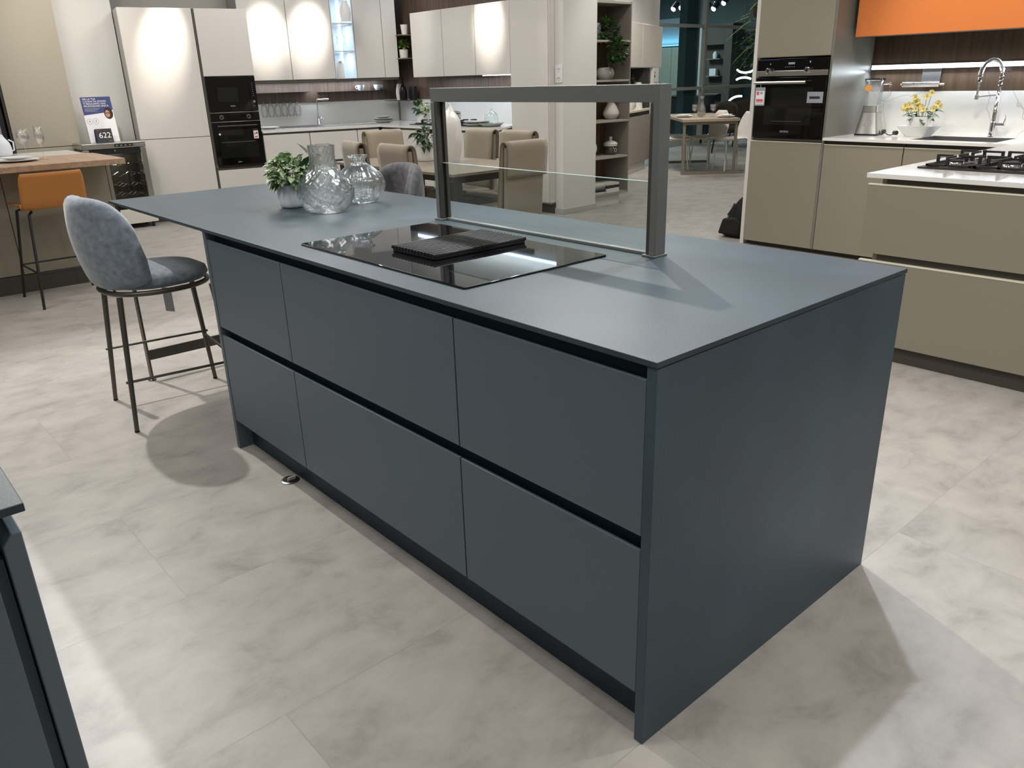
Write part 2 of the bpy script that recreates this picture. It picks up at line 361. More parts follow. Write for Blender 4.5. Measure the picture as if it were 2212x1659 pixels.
def text(name, s, m, parent, loc, size, rot=(pi/2, 0, 0), ext=0.0004, align='CENTER', shear=0, spacing=1.0):
    cu = bpy.data.curves.new(name, 'FONT'); cu.body = s; cu.size = size; cu.extrude = ext; cu.align_x = align; cu.align_y = 'CENTER'; cu.shear = shear; cu.space_line = spacing
    o = bpy.data.objects.new(name+'_tmp', cu); C.objects.link(o); dg = bpy.context.evaluated_depsgraph_get()
    me = bpy.data.meshes.new_from_object(o.evaluated_get(dg)); bpy.data.objects.remove(o)
    me.materials.clear(); me.materials.append(MATS[m]); n = bpy.data.objects.new(name, me); C.objects.link(n)
    n.location = loc; n.rotation_euler = rot
    if parent: n.parent = parent
    return n
def rrect(x0, y0, x1, y1, r, n=5):
    o = []
    for cx, cy, a0 in ((x1-r, y0+r, -90), (x1-r, y1-r, 0), (x0+r, y1-r, 90), (x0+r, y0+r, 180)):
        for k in range(n+1):
            a = R(a0+90*k/n); o.append((cx+r*cos(a), cy+r*sin(a)))
    return o
def leaf_mesh(n, c, spread, L, W, seed, droop=0.3, round_=False, zmin=None, up=0.5):
    """n leaves as small curved blades scattered through an ellipsoid"""
    rd = random.Random(seed); m = M()
    for i in range(n):
        a = rd.uniform(0, 2*pi); e = math.asin(rd.uniform(-0.9, 1)); rr = rd.uniform(0.35, 1)**0.6
        p = Vector((c[0]+spread[0]*rr*cos(a)*cos(e), c[1]+spread[1]*rr*sin(a)*cos(e), c[2]+spread[2]*rr*sin(e)))
        if zmin is not None and p.z < zmin: p.z = zmin+rd.uniform(0, 0.02)
        d = Vector((cos(a)*cos(e), sin(a)*cos(e), sin(e)*0.6+up*rd.uniform(-0.3, 1))).normalized()
        d = (d+Vector((rd.uniform(-.5, .5), rd.uniform(-.5, .5), rd.uniform(-.4, .4)))).normalized()
        s = d.cross(Vector((rd.uniform(-.4, .4), rd.uniform(-.4, .4), 1))).normalized(); nn = s.cross(d)
        l = L*rd.uniform(.7, 1.15); w_ = W*rd.uniform(.75, 1.15); rows = []
        K = 5
        for k in range(K):
            t = k/(K-1); prof = [0.12, 0.85, 1.0, 0.7, 0.05][k] if not round_ else [0.35, 0.95, 1.1, 0.9, 0.35][k]
            q = p+d*l*t - Vector((0, 0, 1))*droop*l*t*t
            rows.append([q-s*w_*prof*0.5+nn*w_*0.12*prof, q, q+s*w_*prof*0.5+nn*w_*0.12*prof])
        m.grid(rows)
    return m
# ================================================================== ROOM SHELL
struct(M().box(-16, -6, -0.1, 5, 19, 0).build('floor', 'floor'))
struct(M().box(-16, -6, CEIL, 5, 19, CEIL+0.1).build('ceiling', 'ceiling_paint'))
struct(M().box(-16, -6.15, 0, 5, -6.0, CEIL).build('wall_south', 'wall_paint'))
struct(M().box(4.0, -6, 0, 4.15, 18.99, CEIL).build('wall_east', 'wall_paint'))
TH = 0.2; LRZ = pi/2-TH; LO = (-7.87, 4.45, 0)
def LW(x, y):   # left kitchen local -> world
    c, s = cos(LRZ), sin(LRZ); return (LO[0]+x*c-y*s, LO[1]+x*s+y*c)
# wall behind the white kitchen (turned), and its straight continuation
def wall_poly(name, pts, m, z0=0, z1=CEIL): return struct(M().prism(pts, z0, z1).build(name, m))
wall_poly('wall_west', [LW(-3.05, 0.95), LW(0.674, 0.95), LW(0.674, 1.1), LW(-3.05, 1.1)], 'wall_grey')
# stub wall left of the tall white unit, where the wine fridge stands
a = LW(-3.05, 0.95)
wall_poly('wall_stub', [(-8.93, 1.22), (-8.78, 1.22), (-8.78, 1.85), (-8.93, 1.88)], 'wall_paint')
wall_poly('wall_north', [(-8.66, 5.3), (-5.45, 5.3), (-5.45, 5.45), (-8.80, 5.45)], 'wall_paint')
# pillar
struct(M().box(-5.42, 5.05, 0, -5.30, 5.55, CEIL).build('wall_pillar', 'wall_paint', bevel=0.004))
struct(M().box(-5.42, 5.035, 0, -5.285, 5.555, 0.06).build('baseboard_pillar', 'wall_grey', bevel=0.003))
# partition behind the taupe kitchen
struct(M().box(-3.02, 5.56, 0, 3.99, 5.66, CEIL).build('wall_partition', 'wall_paint'))
struct(M().box(-3.02, 4.93, 0.0, -2.985, 5.555, 2.62).build('trim_partition', 'white_gloss', bevel=0.002))

# ================================================================== ISLAND
isl = T('kitchen_island', 'long blue-grey kitchen island with flush handleless drawers and a full side panel', 'kitchen island', (0, 0, 0))
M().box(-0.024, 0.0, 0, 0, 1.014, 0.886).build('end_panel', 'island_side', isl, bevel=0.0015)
tag(M().box(-2.142, 0.0, 0, -2.118, 1.014, 0.886).build('end_panel', 'island_front', isl, bevel=0.0015), 'left side panel')
M().box(-2.118, 0.034, 0.125, -0.024, 1.0, 0.884).build('carcass', 'island_gola', isl)
M().box(-2.118, 0.06, 0.0, -0.024, 0.96, 0.124).build('plinth', 'island_gola', isl, bevel=0.001)
DX = [(-2.116, -1.523), (-1.519, -0.618), (-0.614, -0.026)]
for (x0, x1) in DX:
    for (z0, z1) in ((0.128, 0.489), (0.522, 0.858)):
        d = M().prism_x([(0.002, z0), (0.024, z0), (0.024, z1-0.016), (0.010, z1), (0.002, z1)], x0, x1).build('drawer', 'island_front', isl, bevel=0.0012)
M().box(-3.27, -0.004, 0.888, 0.002, 1.016, 0.900).build('worktop', 'island_top', isl, bevel=0.0012)
# trestle at the end of the overhang
tr = T('trestle_support', 'flat bronze metal trestle with a low cross bar carrying the overhang of the island', 'table leg', (-3.23, 0.5, 0))
for y in (-0.48, 0.48):
    M().box(-0.02, y-0.005, 0.012, 0.02, y+0.005, 0.886).build('leg', 'bronze_metal', tr, bevel=0.002)
    M().lathe([(0.018, 0), (0.02, 0.004), (0.012, 0.008), (0.006, 0.010), (0.006, 0.0118)], 12, (0, y, 0)).build('foot', 'black', tr, smooth=True)
M().box(-0.004, -0.474, 0.105, 0.004, 0.474, 0.157).build('cross_bar', 'bronze_metal', tr, bevel=0.002)
M().box(-0.02, -0.474, 0.857, 0.02, 0.474, 0.886).build('top_bar', 'bronze_metal', tr, bevel=0.002)

# induction hob and its extraction grille
hob = T('induction_hob', 'frameless black glass induction hob set on the blue-grey island worktop', 'hob', (-1.107, 0.352, 0.9))
M().prism(rrect(-0.43, -0.262, 0.43, 0.262, 0.008), 0.0005, 0.0055).build('glass_plate', 'hob_glass', hob, bevel=0.001)
g = T('extractor_grille', 'black slatted extractor grille lying across the middle of the induction hob', 'grille', (-1.093, 0.40, 0.9058))
M().box(-0.108, -0.175, 0.0, 0.108, 0.175, 0.008).build('tray', 'black_matte', g, bevel=0.003)
for side in (0, 1):
    s = M(); y0, y1 = ((-0.178, -0.002), (0.002, 0.178))[side]
    for k in range(14):
        x = -0.104+k*0.016; s.box(x-0.0035, y0, 0.0085, x+0.0035, y1, 0.0185)
    s.box(-0.110, y0, 0.0085, -0.1085, y1, 0.0165); s.box(0.1085, y0, 0.0085, 0.110, y1, 0.0165)
    s.build('slatted_panel', 'black', g, bevel=0.0015)

# hood frame with glass
hd = T('hood_frame', 'dark metal goal-shaped frame with a low glass screen standing on the island worktop', 'hood frame', (-1.095, 0.708, 0.9))
PX0, PX1 = -0.503, 0.532          # outer faces of the posts
m = M().box(PX0+0.0005, -0.021, 0.416, PX1-0.0225, 0.023, 0.462)
m.build('beam', 'hood_metal', hd, bevel=0.001)
M().box(PX0, -0.022, 0.006, PX0+0.020, 0.022, 0.4155).build('post', 'hood_metal', hd, bevel=0.001)
M().box(PX1-0.022, -0.022, 0.006, PX1, 0.024, 0.4625).build('post', 'hood_metal', hd, bevel=0.001)
for x0, x1 in ((PX0+0.0205, PX0+0.033), (PX1-0.035, PX1-0.0225)):
    M().box(x0, -0.020, 0.006, x1, -0.007, 0.4155).box(x0, 0.007, 0.006, x1, 0.020, 0.4155).build('guide_rail', 'bronze_metal', hd, bevel=0.001)
for x0, x1 in ((PX0-0.006, PX0+0.040), (PX1-0.042, PX1+0.005)):
    M().box(x0, -0.029, 0.0003, x1, 0.029, 0.0058).build('base_plate', 'hood_metal', hd, bevel=0.001)
M().box(PX0+0.022, -0.0035, 0.010, PX1-0.024, 0.0035, 0.205).build('glass_screen', 'pane_tint', hd)
M().box(PX0+0.022, -0.0035, 0.2052, PX1-0.024, 0.0035, 0.2068).build('glass_edge', 'pane_edge', hd)
M().box(PX0+0.041, -0.010, 0.0003, PX1-0.043, 0.010, 0.009).build('floor_channel', 'hood_metal', hd, bevel=0.001)

# floor outlet under the plinth edge
fo = T('floor_outlet', 'round dark floor outlet with a pale flip lid at the foot of the island', 'outlet', (-1.715, 0.055, 0))
M().lathe([(0.032, 0), (0.034, 0.003), (0.030, 0.005)], 28, (0, -0.035, 0)).build('ring', 'steel', fo, smooth=True)
M().lathe([(0.028, 0), (0.028, 0.0056)], 24, (0, -0.035, 0)).build('insert', 'black', fo)
M().obox((0.014, -0.035, 0.013), (0.3, 0, 1), (0, 1, 0), (1, 0, -0.3), 0.010, 0.016, 0.0015).build('lid', 'plastic_white', fo)

# ------------------------------------------------------------------ glass vases
def ribbed(prof, n, ribs, amp, twist, thick, two=False):
    """outer skin then inner skin of a blown ribbed vase; prof from base centre outwards and up"""
    def mod(a, z):
        s = cos(ribs*(a+twist*z))
        if two: s = 0.5*(s+cos(ribs*(a-twist*z)))
        return 1+amp*s
    m = M(); out = []
    for (r, z) in prof: out.append((r, z))
    inn = [(max(r-thick, 0.001), z+(thick if i == 0 else 0)) for i, (r, z) in enumerate(prof)][::-1]
    inn = [(r, max(z, thick*1.8)) for r, z in inn]
    allp = out+inn
    m.lathe(allp, n, mod=mod); return m
def smooth_prof(pts, k=6):
    out = []
    P = [pts[0]]+pts+[pts[-1]]
    for i in range(1, len(P)-2):
        p0, p1, p2, p3 = P[i-1], P[i], P[i+1], P[i+2]
        for j in range(k):
            t = j/k
            f = lambda a, b, c, d: 0.5*((2*b)+(-a+c)*t+(2*a-5*b+4*c-d)*t*t+(-a+3*b-3*c+d)*t**3)
            out.append((max(0.0005, f(p0[0], p1[0], p2[0], p3[0])), f(p0[1], p1[1], p2[1], p3[1])))
    out.append(pts[-1]); return out
pA = smooth_prof([(0.0005, 0.002), (0.052, 0.0), (0.088, 0.018), (0.113, 0.065), (0.108, 0.105), (0.080, 0.145), (0.056, 0.175), (0.050, 0.215), (0.053, 0.262)], 7)
va = T('glass_vase', 'large clear glass vase with a diamond-cut belly and wide straight neck, beside the variegated plant', 'vase', (-2.10, 0.505, 0.9005))
ribbed(pA, 96, 16, 0.022, 11, 0.004, True).build('body', 'vase_glass', va, smooth=True, angle=180)
pB = smooth_prof([(0.0005, 0.002), (0.040, 0.0), (0.080, 0.020), (0.106, 0.066), (0.100, 0.108), (0.066, 0.145), (0.036, 0.165), (0.031, 0.180), (0.043, 0.200)], 7)
vb = T('glass_vase', 'round squat clear glass vase with vertical ribs and a short pinched neck', 'vase', (-2.215, 0.735, 0.9005))
ribbed(pB, 96, 15, 0.028, 0, 0.004).build('body', 'vase_glass', vb, smooth=True, angle=180)
# variegated plant in a ribbed pot
pp = T('potted_plant', 'variegated pale green plant in a white ribbed pot on the island worktop', 'potted plant', (-2.345, 0.475, 0.9002))
M().lathe(smooth_prof([(0.001, 0), (0.036, 0.0), (0.050, 0.010), (0.056, 0.04), (0.058, 0.095)], 4)+[(0.054, 0.095), (0.052, 0.075), (0.001, 0.075)], 72, mod=lambda a, z: 1+0.007*cos(36*a)).build('pot', 'ribbed_white', pp, smooth=True, angle=60)
leaf_mesh(270, (0.01, 0.0, 0.145), (0.085, 0.085, 0.060), 0.044, 0.030, 3, 0.35).build('foliage', 'leaf_variegated', pp, smooth=True)
st = M()
for k in range(14):
    a = k*2.4; st.tube([(0.015*cos(a), 0.015*sin(a), 0.076), (0.04*cos(a), 0.04*sin(a), 0.11), (0.07*cos(a), 0.07*sin(a), 0.145)], 0.0015, 5)
st.build('stem', 'stem', pp, smooth=True)
leaf_mesh(3, (0.10, 0.06, 0.215), (0.02, 0.02, 0.01), 0.07, 0.045, 5, 0.1).build('broad_leaf', 'leaf_dark', pp, smooth=True)
M().tube([(0.02, 0.01, 0.076), (0.06, 0.035, 0.15), (0.10, 0.06, 0.21)], 0.002, 5).build('stem', 'leaf_black', pp, smooth=True)

# ------------------------------------------------------------------ upholstered counter stool
def make_stool(label, fab, pip, loc, rz, legs=None, hang_tag=True):
    """local: sitter faces +Y, backrest at -Y"""
    t = T('counter_stool', label, 'bar stool', loc, rz)
    zs = 0.585
    # seat cushion: rounded shield
    prof = [(0.30, 0), (0.70, -0.000), (0.93, 0.008), (1.0, 0.028), (0.97, 0.050), (0.82, 0.068), (0.45, 0.076), (0.001, 0.077)]
    def outl(a): return 0, 0
    n = 40; rows = []
    for (s_, z) in [(0.001, 0)]+prof:
        row = []
        for k in range(n):
            a = 2*pi*k/n; ex = 0.86
            cx = math.copysign(abs(cos(a))**ex, cos(a)); sy = math.copysign(abs(sin(a))**ex, sin(a))
            row.append((0.215*s_*cx, 0.215*s_*sy, zs+0.006+z))
        rows.append(row)
    M().grid(rows, closed_v=True).build('seat', fab, t, smooth=True, angle=80)
    # metal ring under the seat
    ring = []
    for k in range(40):
        a = 2*pi*k/40; ex = 0.86
        cx = math.copysign(abs(cos(a))**ex, cos(a)); sy = math.copysign(abs(sin(a))**ex, sin(a))
        ring.append((0.207*cx, (0.207*sy if sy > 0 else 0.228*sy), zs))
    M().tube(ring, 0.011, 10, True).build('seat_frame', 'bronze_metal', t, smooth=True, angle=80)
    # backrest shell
    Rr = 0.200; th = 0.075; rows_o = []; rows_i = []
    NP, NT = 29, 17
    PH = R(72)
    for i in range(NP):
        ph = -PH+2*PH*i/(NP-1); c = abs(ph)/PH
        ztop = 0.13+0.262*(max(0.0, 1-c**3.6))**0.5
        zbot = 0.0+0.04*c**3
        for_r = []
        ro, ri = [], []
        for j in range(NT):
            u = 0.5-0.5*cos(pi*j/(NT-1)); z = zbot+(ztop-zbot)*u
            edge = max(0.0, min(1, min(u, 1-u)*9, (1-c)*5+0.0))
            k_ = (1-(1-edge)**2)**0.5
            lean = 0.048*sin(min(1.0, z/0.39)*pi*0.58)*cos(ph)+0.03
            bulge = 0.02*sin(pi*min(1, z/0.35))
            rad = Rr+bulge*0.6
            tt = th*0.5*k_
            for lst, sg in ((ro, 1), (ri, -1)):
                rr = rad+sg*tt
                lst.append((rr*sin(ph)*1.0, -(rr*cos(ph))*0.93-lean, zs+0.012+z))
        rows_o.append(ro); rows_i.append(ri)
    loop = [o_+i_[::-1] for o_, i_ in zip(rows_o, rows_i)]
    m = M(); m.grid(loop, closed_v=True); m.build('backrest', fab, t, smooth=True, angle=180)
    # piping around the outer rim
    def rim(i, j, f=1.0): p = Vector(rows_o[i][j]); q = Vector(rows_i[i][j]); return (p*0.80+q*0.20)
    pts = []
    for i in range(2, NP-2): pts.append(rim(i, NT-4))
    M().tube([(p[0], p[1], p[2]+0.001) for p in pts], 0.0035, 6).build('piping', pip, t, smooth=True)
    # legs
    L = legs or [(-0.235, -0.235), (0.235, -0.235), (0.235, 0.235), (-0.235, 0.235)]
    tops = []
    for (lx, ly) in L:
        tx, ty = lx*0.80, ly*0.80; tops.append((tx, ty))
        lg = M().tube([(lx, ly, 0.008), (tx, ty, zs-0.004)], [0.0095, 0.0125], 12).build('leg', 'bronze_metal', t, smooth=True, angle=60)
        f = M().lathe([(0.009, 0), (0.0105, 0.002), (0.0105, 0.008)], 12, (lx, ly, 0)).build('foot_cap', 'black', lg, smooth=True)
    def at(i, z):
        k = z/zs; return (L[i][0]*(1-0.20*k), L[i][1]*(1-0.20*k), z)
    for i, j, z in ((0, 3, 0.262), (1, 2, 0.222), (3, 2, 0.25), ):
        a, b = Vector(at(i, z)), Vector(at(j, z)); d = (b-a).normalized()*0.018
        M().tube([a-d, b+d], 0.006, 8).build('footrest', 'bronze_metal', t, smooth=True)
    if hang_tag:
        M().obox((0.02, 0.03, zs-0.085), (0.9, 0.44, 0), (0, 0, 1), (-0.44, 0.9, 0), 0.024, 0.055, 0.0006).build('hang_tag', 'paper_grey', t)
    return t
LEGS1 = [(0.235*1.414*cos(R(a)), 0.235*1.414*sin(R(a))) for a in (225-11, 315-11, 45-11, 135-11)]
make_stool('blue-grey upholstered counter stool with bronze legs tucked under the island overhang', 'blue_fabric', 'piping', (-2.81, 0.005, 0), R(5), legs=LEGS1)
make_stool('dark grey upholstered counter stool at the far side of the island', 'grey_fabric', 'piping_grey', (-2.76, 1.10, 0), R(180), hang_tag=False)

# ================================================================== FOREGROUND COUNTER, LEFT
cn = T('kitchen_counter', 'blue-grey kitchen counter cut off by the lower left corner of the photo', 'kitchen counter', (0, 0, 0))
M().box(-2.4, -1.62, 0.888, -0.236, -0.972, 0.900).build('worktop', 'island_top', cn, bevel=0.0012)
M().box(-2.4, -1.60, 0.12, -0.262, -1.008, 0.82).build('carcass', 'island_side', cn)
M().box(-2.4, -1.60, 0.82, -0.27, -1.05, 0.888).build('gola_profile', 'island_gola', cn)
M().box(-2.4, -1.60, 0.12, -0.245, -1.022, 0.852).build('side_panel', 'island_front', cn, bevel=0.001)
M().prism_x([(-0.982, 0.12), (-1.006, 0.12), (-1.006, 0.845), (-0.994, 0.86), (-0.982, 0.86)], -2.4, -0.243).build('drawer', 'island_front', cn, bevel=0.0015)
M().box(-2.4, -1.58, 0, -0.28, -1.05, 0.119).build('plinth', 'island_gola', cn)
# ================================================================== WHITE KITCHEN (turned run, local frame at its inner corner)
def LT(name, label, cat, x=0, y=0, z=0, group=None):
    p = LW(x, y); return T(name, label, cat, (p[0], p[1], z), LRZ, group)
G = 'white_gloss'
t = LT('tall_cabinet', 'tall glossy white fridge cabinet with a long upper door beside the wine fridge', 'tall cabinet', -2.72, 0)
box('body', 'white_side', t, 0, 0.022, 0.10, 0.725, 0.92, 2.165)
box('door', G, t, 0.004, 0, 0.883, 0.721, 0.02, 2.168); box('door', G, t, 0.004, 0, 0.10, 0.721, 0.02, 0.877)
box('plinth', 'gola', t, 0.0, 0.06, 0, 0.725, 0.90, 0.099)
box('corner_profile', 'gola', t, 0.7265, 0.004, 0.1, 0.7445, 0.3, 2.165)
t = LT('tall_cabinet', 'tall glossy white oven cabinet holding the black microwave above the black oven', 'tall cabinet', -1.975, 0)
b_ = M().box(0, 0.022, 0.10, 0.018, 0.92, 2.165).box(0.527, 0.022, 0.10, 0.545, 0.92, 2.165).box(0.018, 0.6, 0.10, 0.527, 0.92, 2.165)
b_.box(0.018, 0.022, 1.496, 0.527, 0.6, 2.165).box(0.018, 0.022, 0.10, 0.527, 0.6, 0.52)
b_.build('body', 'white_side', t)
box('door', G, t, 0.003, 0, 1.497, 0.542, 0.02, 2.168)
box('drawer', G, t, 0.003, 0, 0.10, 0.542, 0.02, 0.505); box('gola_profile', 'gola', t, 0.0, 0.018, 0.506, 0.545, 0.0215, 0.53)
box('plinth', 'gola', t, 0.0, 0.06, 0, 0.545, 0.90, 0.099)
mw = LT('microwave', 'black built-in microwave in the white tall cabinet, above the oven', 'microwave', -1.97, 0, 1.125)
box('body', 'black', mw, 0.016, 0.005, 0.001, 0.519, 0.40, 0.368)
box('door', 'black_glass', mw, 0.002, -0.012, 0.004, 0.455, 0.004, 0.366)
box('control_panel', 'black_glass', mw, 0.457, -0.012, 0.004, 0.533, 0.004, 0.366)
box('window', 'fridge_glass', mw, 0.11, -0.0135, 0.105, 0.33, -0.0122, 0.255, bevel=0)
M().lathe([(0.013, 0), (0.015, 0.002), (0.013, 0.012)], 20).build('knob', 'steel', mw, (0.495, -0.0125, 0.10), smooth=True).rotation_euler = (pi/2, 0, 0)
dots = M()
for k in range(7): dots.box(0.492, -0.0128, 0.16+k*0.022, 0.498, -0.0122, 0.163+k*0.022)
for k in range(3): dots.box(0.487+0.006*k, -0.0128, 0.05+0.004*k, 0.490+0.006*k, -0.0122, 0.056)
dots.build('symbols', 'white_print', mw)
text('lettering', 'beko', 'paper_grey', mw, (0.26, -0.0136, 0.062), 0.026)
ov = LT('oven', 'black built-in oven in the white tall cabinet with a price tag on its glass', 'oven', -1.97, 0, 0.533)
box('body', 'black', ov, 0.016, 0.005, 0.001, 0.519, 0.45, 0.586)
box('control_panel', 'black_glass', ov, 0.002, -0.012, 0.492, 0.533, 0.004, 0.583)
box('door', 'black_glass', ov, 0.002, -0.014, 0.024, 0.533, 0.004, 0.486)
box('trim_strip', 'steel', ov, 0.002, -0.0145, 0.5835, 0.533, 0.0, 0.589, bevel=0.0005)
box('trim_strip', 'steel', ov, 0.002, -0.0145, 0.4865, 0.533, 0.0, 0.4915, bevel=0.0005)
box('window', 'fridge_glass', ov, 0.06, -0.0155, 0.10, 0.475, -0.0142, 0.40, bevel=0)
for x in (0.115, 0.41):
    k_ = M().lathe([(0.021, 0), (0.022, 0.003), (0.019, 0.016), (0.016, 0.017)], 24).build('knob', 'black', ov, (x, -0.0125, 0.538), smooth=True); k_.rotation_euler = (pi/2, 0, 0)
    rg = M().lathe([(0.0195, 0.0165), (0.0215, 0.018), (0.0195, 0.0185), (0.018, 0.017)], 24, close=True).build('rim', 'steel', k_, smooth=True)
hb = M().tube([(0.05, -0.05, 0.445), (0.485, -0.05, 0.445)], 0.009, 10); hb.box(0.07, -0.05, 0.44, 0.08, -0.0142, 0.45); hb.box(0.455, -0.05, 0.44, 0.465, -0.0142, 0.45)
hb.build('handle', 'dark_leg', ov, smooth=True)
text('lettering', 'beko', 'paper_grey', ov, (0.25, -0.0145, 0.055), 0.022)
M().lathe([(0.011, 0), (0.011, 0.001)], 16).build('sticker', 'white_print', ov, (0.072, -0.0158, 0.36)).rotation_euler = (pi/2, 0, 0)
tg = M().box(0.43, -0.062, 0.30, 0.482, -0.060, 0.405).build('price_tag', 'paper', ov)
box('print', 'red_print', tg, 0.437, -0.0626, 0.345, 0.455, -0.0621, 0.362, bevel=0); box('print', 'dark_print', tg, 0.459, -0.0626, 0.35, 0.474, -0.0621, 0.368, bevel=0)
box('print', 'red_print', tg, 0.438, -0.0626, 0.31, 0.474, -0.0621, 0.326, bevel=0); box('print', 'dark_print', tg, 0.43, -0.0626, 0.385, 0.482, -0.0621, 0.405, bevel=0)
box('rack_rail', 'steel', ov, 0.08, -0.0162, 0.27, 0.45, -0.0157, 0.273, bevel=0)

# base units of the turned run
def base_unit(x0, x1, label, split=True):
    t = LT('base_cabinet', label, 'base cabinet', x0, 0, 0, None); w_ = x1-x0
    box('body', 'white_side', t, 0.002, 0.03, 0.10, w_-0.002, 0.90, 0.835)
    box('gola_profile', 'gola', t, 0.001, 0.015, 0.836, w_-0.001, 0.60, 0.876, bevel=0.001)
    if split:
        box('drawer', G, t, 0.002, 0, 0.535, w_-0.002, 0.02, 0.855); box('drawer', G, t, 0.002, 0, 0.10, w_-0.002, 0.02, 0.500)
        box('gola_profile', 'gola', t, 0.002, 0.0125, 0.501, w_-0.002, 0.029, 0.534, bevel=0)
    else: box('door', G, t, 0.002, 0, 0.10, w_-0.002, 0.02, 0.855)
    box('plinth', 'gola', t, 0, 0.06, 0, w_, 0.62, 0.099)
    return t
base_unit(-1.425, -0.885, 'white handleless base cabinet next to the oven tower')
base_unit(-0.88, -0.30, 'white handleless base cabinet under the kitchen sink')
base_unit(-0.295, -0.012, 'narrow white base cabinet at the inner corner of the white kitchen', False)
# straight run along the back wall
def back_unit(x0, x1, label, door=True):
    t = T('base_cabinet', label, 'base cabinet', (x0, 4.45, 0)); w_ = x1-x0
    box('body', 'white_side', t, 0.002, 0.03, 0.10, w_-0.002, 0.80, 0.835)
    box('gola_profile', 'gola', t, 0.001, 0.015, 0.836, w_-0.001, 0.60, 0.876, bevel=0.001)
    box('door', G, t, 0.002, 0, 0.10, w_-0.002, 0.02, 0.855)
    box('plinth', 'gola', t, 0, 0.06, 0, w_, 0.62, 0.099)
    return t
back_unit(-7.845, -7.42, 'white base cabinet in the straight run right of the inner corner')
back_unit(-7.415, -6.82, 'white base cabinet under the left half of the gas hob')
back_unit(-6.815, -6.22, 'white base cabinet under the right half of the gas hob')
t = T('base_cabinet', 'white end cabinet with a slanting door meeting the tall white unit', 'base cabinet', (-6.215, 4.45, 0))
M().prism([(0.0, 0.025), (0.48, 0.025), (0.49, 0.03), (0.16, 0.545), (0.16, 0.80), (0, 0.80)], 0.10, 0.868).build('body', 'white_side', t)
box('door', G, t, 0.002, 0, 0.10, 0.478, 0.02, 0.855)
d_ = Vector((-0.33, 0.515)).normalized(); nrm = Vector((d_.y, -d_.x))
M().prism([(0.503, 0.025), (0.503+nrm.x*0.018, 0.025+nrm.y*0.018), (0.185+nrm.x*0.018, 0.518+nrm.y*0.018), (0.185, 0.518)], 0.10, 0.868).build('door', G, t, bevel=0.001)
M().prism([(0.0, 0.06), (0.44, 0.06), (0.13, 0.54), (0, 0.54)], 0, 0.099).build('plinth', 'gola', t)
# worktop: one slab round the corner
wt = T('kitchen_worktop', 'continuous white stone worktop running round the corner of the white kitchen', 'worktop', (0, 0, 0))
poly = [LW(-1.425, -0.008), LW(-0.0, -0.008), (-7.86, 4.442), (-5.70, 4.442), (-6.045, 4.968), (-6.045, 5.285), (-8.65, 5.285), LW(0.655, 0.935), LW(-1.425, 0.935)]
M().prism(poly, 0.878, 0.900).build('slab', 'stone_white', wt, bevel=0.001)
M().prism([LW(-1.43, 0.93), LW(0.64, 0.93), LW(0.64, 0.945), LW(-1.43, 0.945)], 0.9005, 1.172).build('splashback', 'splash_white', wt)
M().prism([(-8.63, 5.278), (-6.045, 5.278), (-6.045, 5.295), (-8.63, 5.295)], 0.9005, 1.172).build('splashback', 'splash_white', wt)
struct(M().prism([LW(-1.43, 0.915), LW(0.66, 0.915), LW(0.66, 0.945), LW(-1.43, 0.945)], 1.1735, 1.44).build('trim_1', 'wood_dark'))
struct(M().prism([(-8.63, 5.265), (-6.045, 5.265), (-6.045, 5.295), (-8.63, 5.295)], 1.1735, 2.39).build('trim_2', 'wood_dark'))
# wall units
def upper(x0, x1, label, z0=1.447, z1=2.55):
    t = LT('wall_cabinet', label, 'wall cabinet', x0, 0.45, 0); w_ = x1-x0
    box('body', 'white_side', t, 0.001, 0.022, z0, w_-0.001, 0.49, z1); box('door', G, t, 0.002, 0, z0-0.004, w_-0.002, 0.02, z1); return t
upper(-1.428, -0.878, 'glossy white wall cabinet right of the oven tower')
upper(-0.876, -0.345, 'glossy white wall cabinet directly left of the lit glass shelves')
upper(-0.065, 0.30, 'glossy white wall cabinet directly right of the lit glass shelves')
upper(0.302, 0.49, 'narrow white wall cabinet ending the turned run')
gc = LT('glass_display_cabinet', 'narrow open cabinet with glass shelves lit cold blue-white between the white wall cabinets', 'display cabinet', -0.343, 0.45)
wg = 0.276
box('side_panel', 'led_box', gc, 0.001, 0.0, 1.447, 0.012, 0.49, 2.55); box('side_panel', 'led_box', gc, wg-0.012, 0.0, 1.447, wg-0.001, 0.49, 2.55)
box('back_panel', 'led_box', gc, 0.013, 0.47, 1.45, wg-0.013, 0.489, 2.55)
box('bottom_panel', 'white_gloss', gc, 0.001, -0.002, 1.440, wg-0.001, 0.47, 1.4465)
for z in (1.745, 2.055, 2.36): box('glass_shelf', 'white_gloss', gc, 0.013, 0.004, z, wg-0.013, 0.468, z+0.014)
box('led_strip', 'led_white', gc, wg-0.017, 0.455, 1.46, wg-0.013, 0.46, 2.5, bevel=0); box('led_strip', 'led_white', gc, 0.013, 0.455, 1.46, 0.016, 0.46, 2.5, bevel=0)
p = LW(-0.205, 0.35)
def litem(prof, x, y, z, name, m, label, cat, n=28, mod=None, group=None, angle=60):
    q = LW(x, y); o = M().lathe(prof, n, mod=mod).build(name, m, None, (q[0], q[1], z), smooth=True, angle=angle); return tag(o, label, cat, group)
jug = [(0.0, 0.0), (0.060, 0.0), (0.062, 0.03), (0.058, 0.12), (0.042, 0.17), (0.040, 0.19), (0.036, 0.188), (0.001, 0.16)]
litem([(0.001, 0), (0.055, 0), (0.057, 0.02), (0.066, 0.08), (0.06, 0.14), (0.035, 0.19), (0.033, 0.22), (0.001, 0.215)], -0.24, 0.2, 2.0695, 'vase', 'ceramic', 'white ceramic vase on the top lit glass shelf', 'vase')
cn2 = LT('canister', 'white ceramic canister on the bottom lit glass shelf', 'canister', -0.225, 0.66, 1.447)
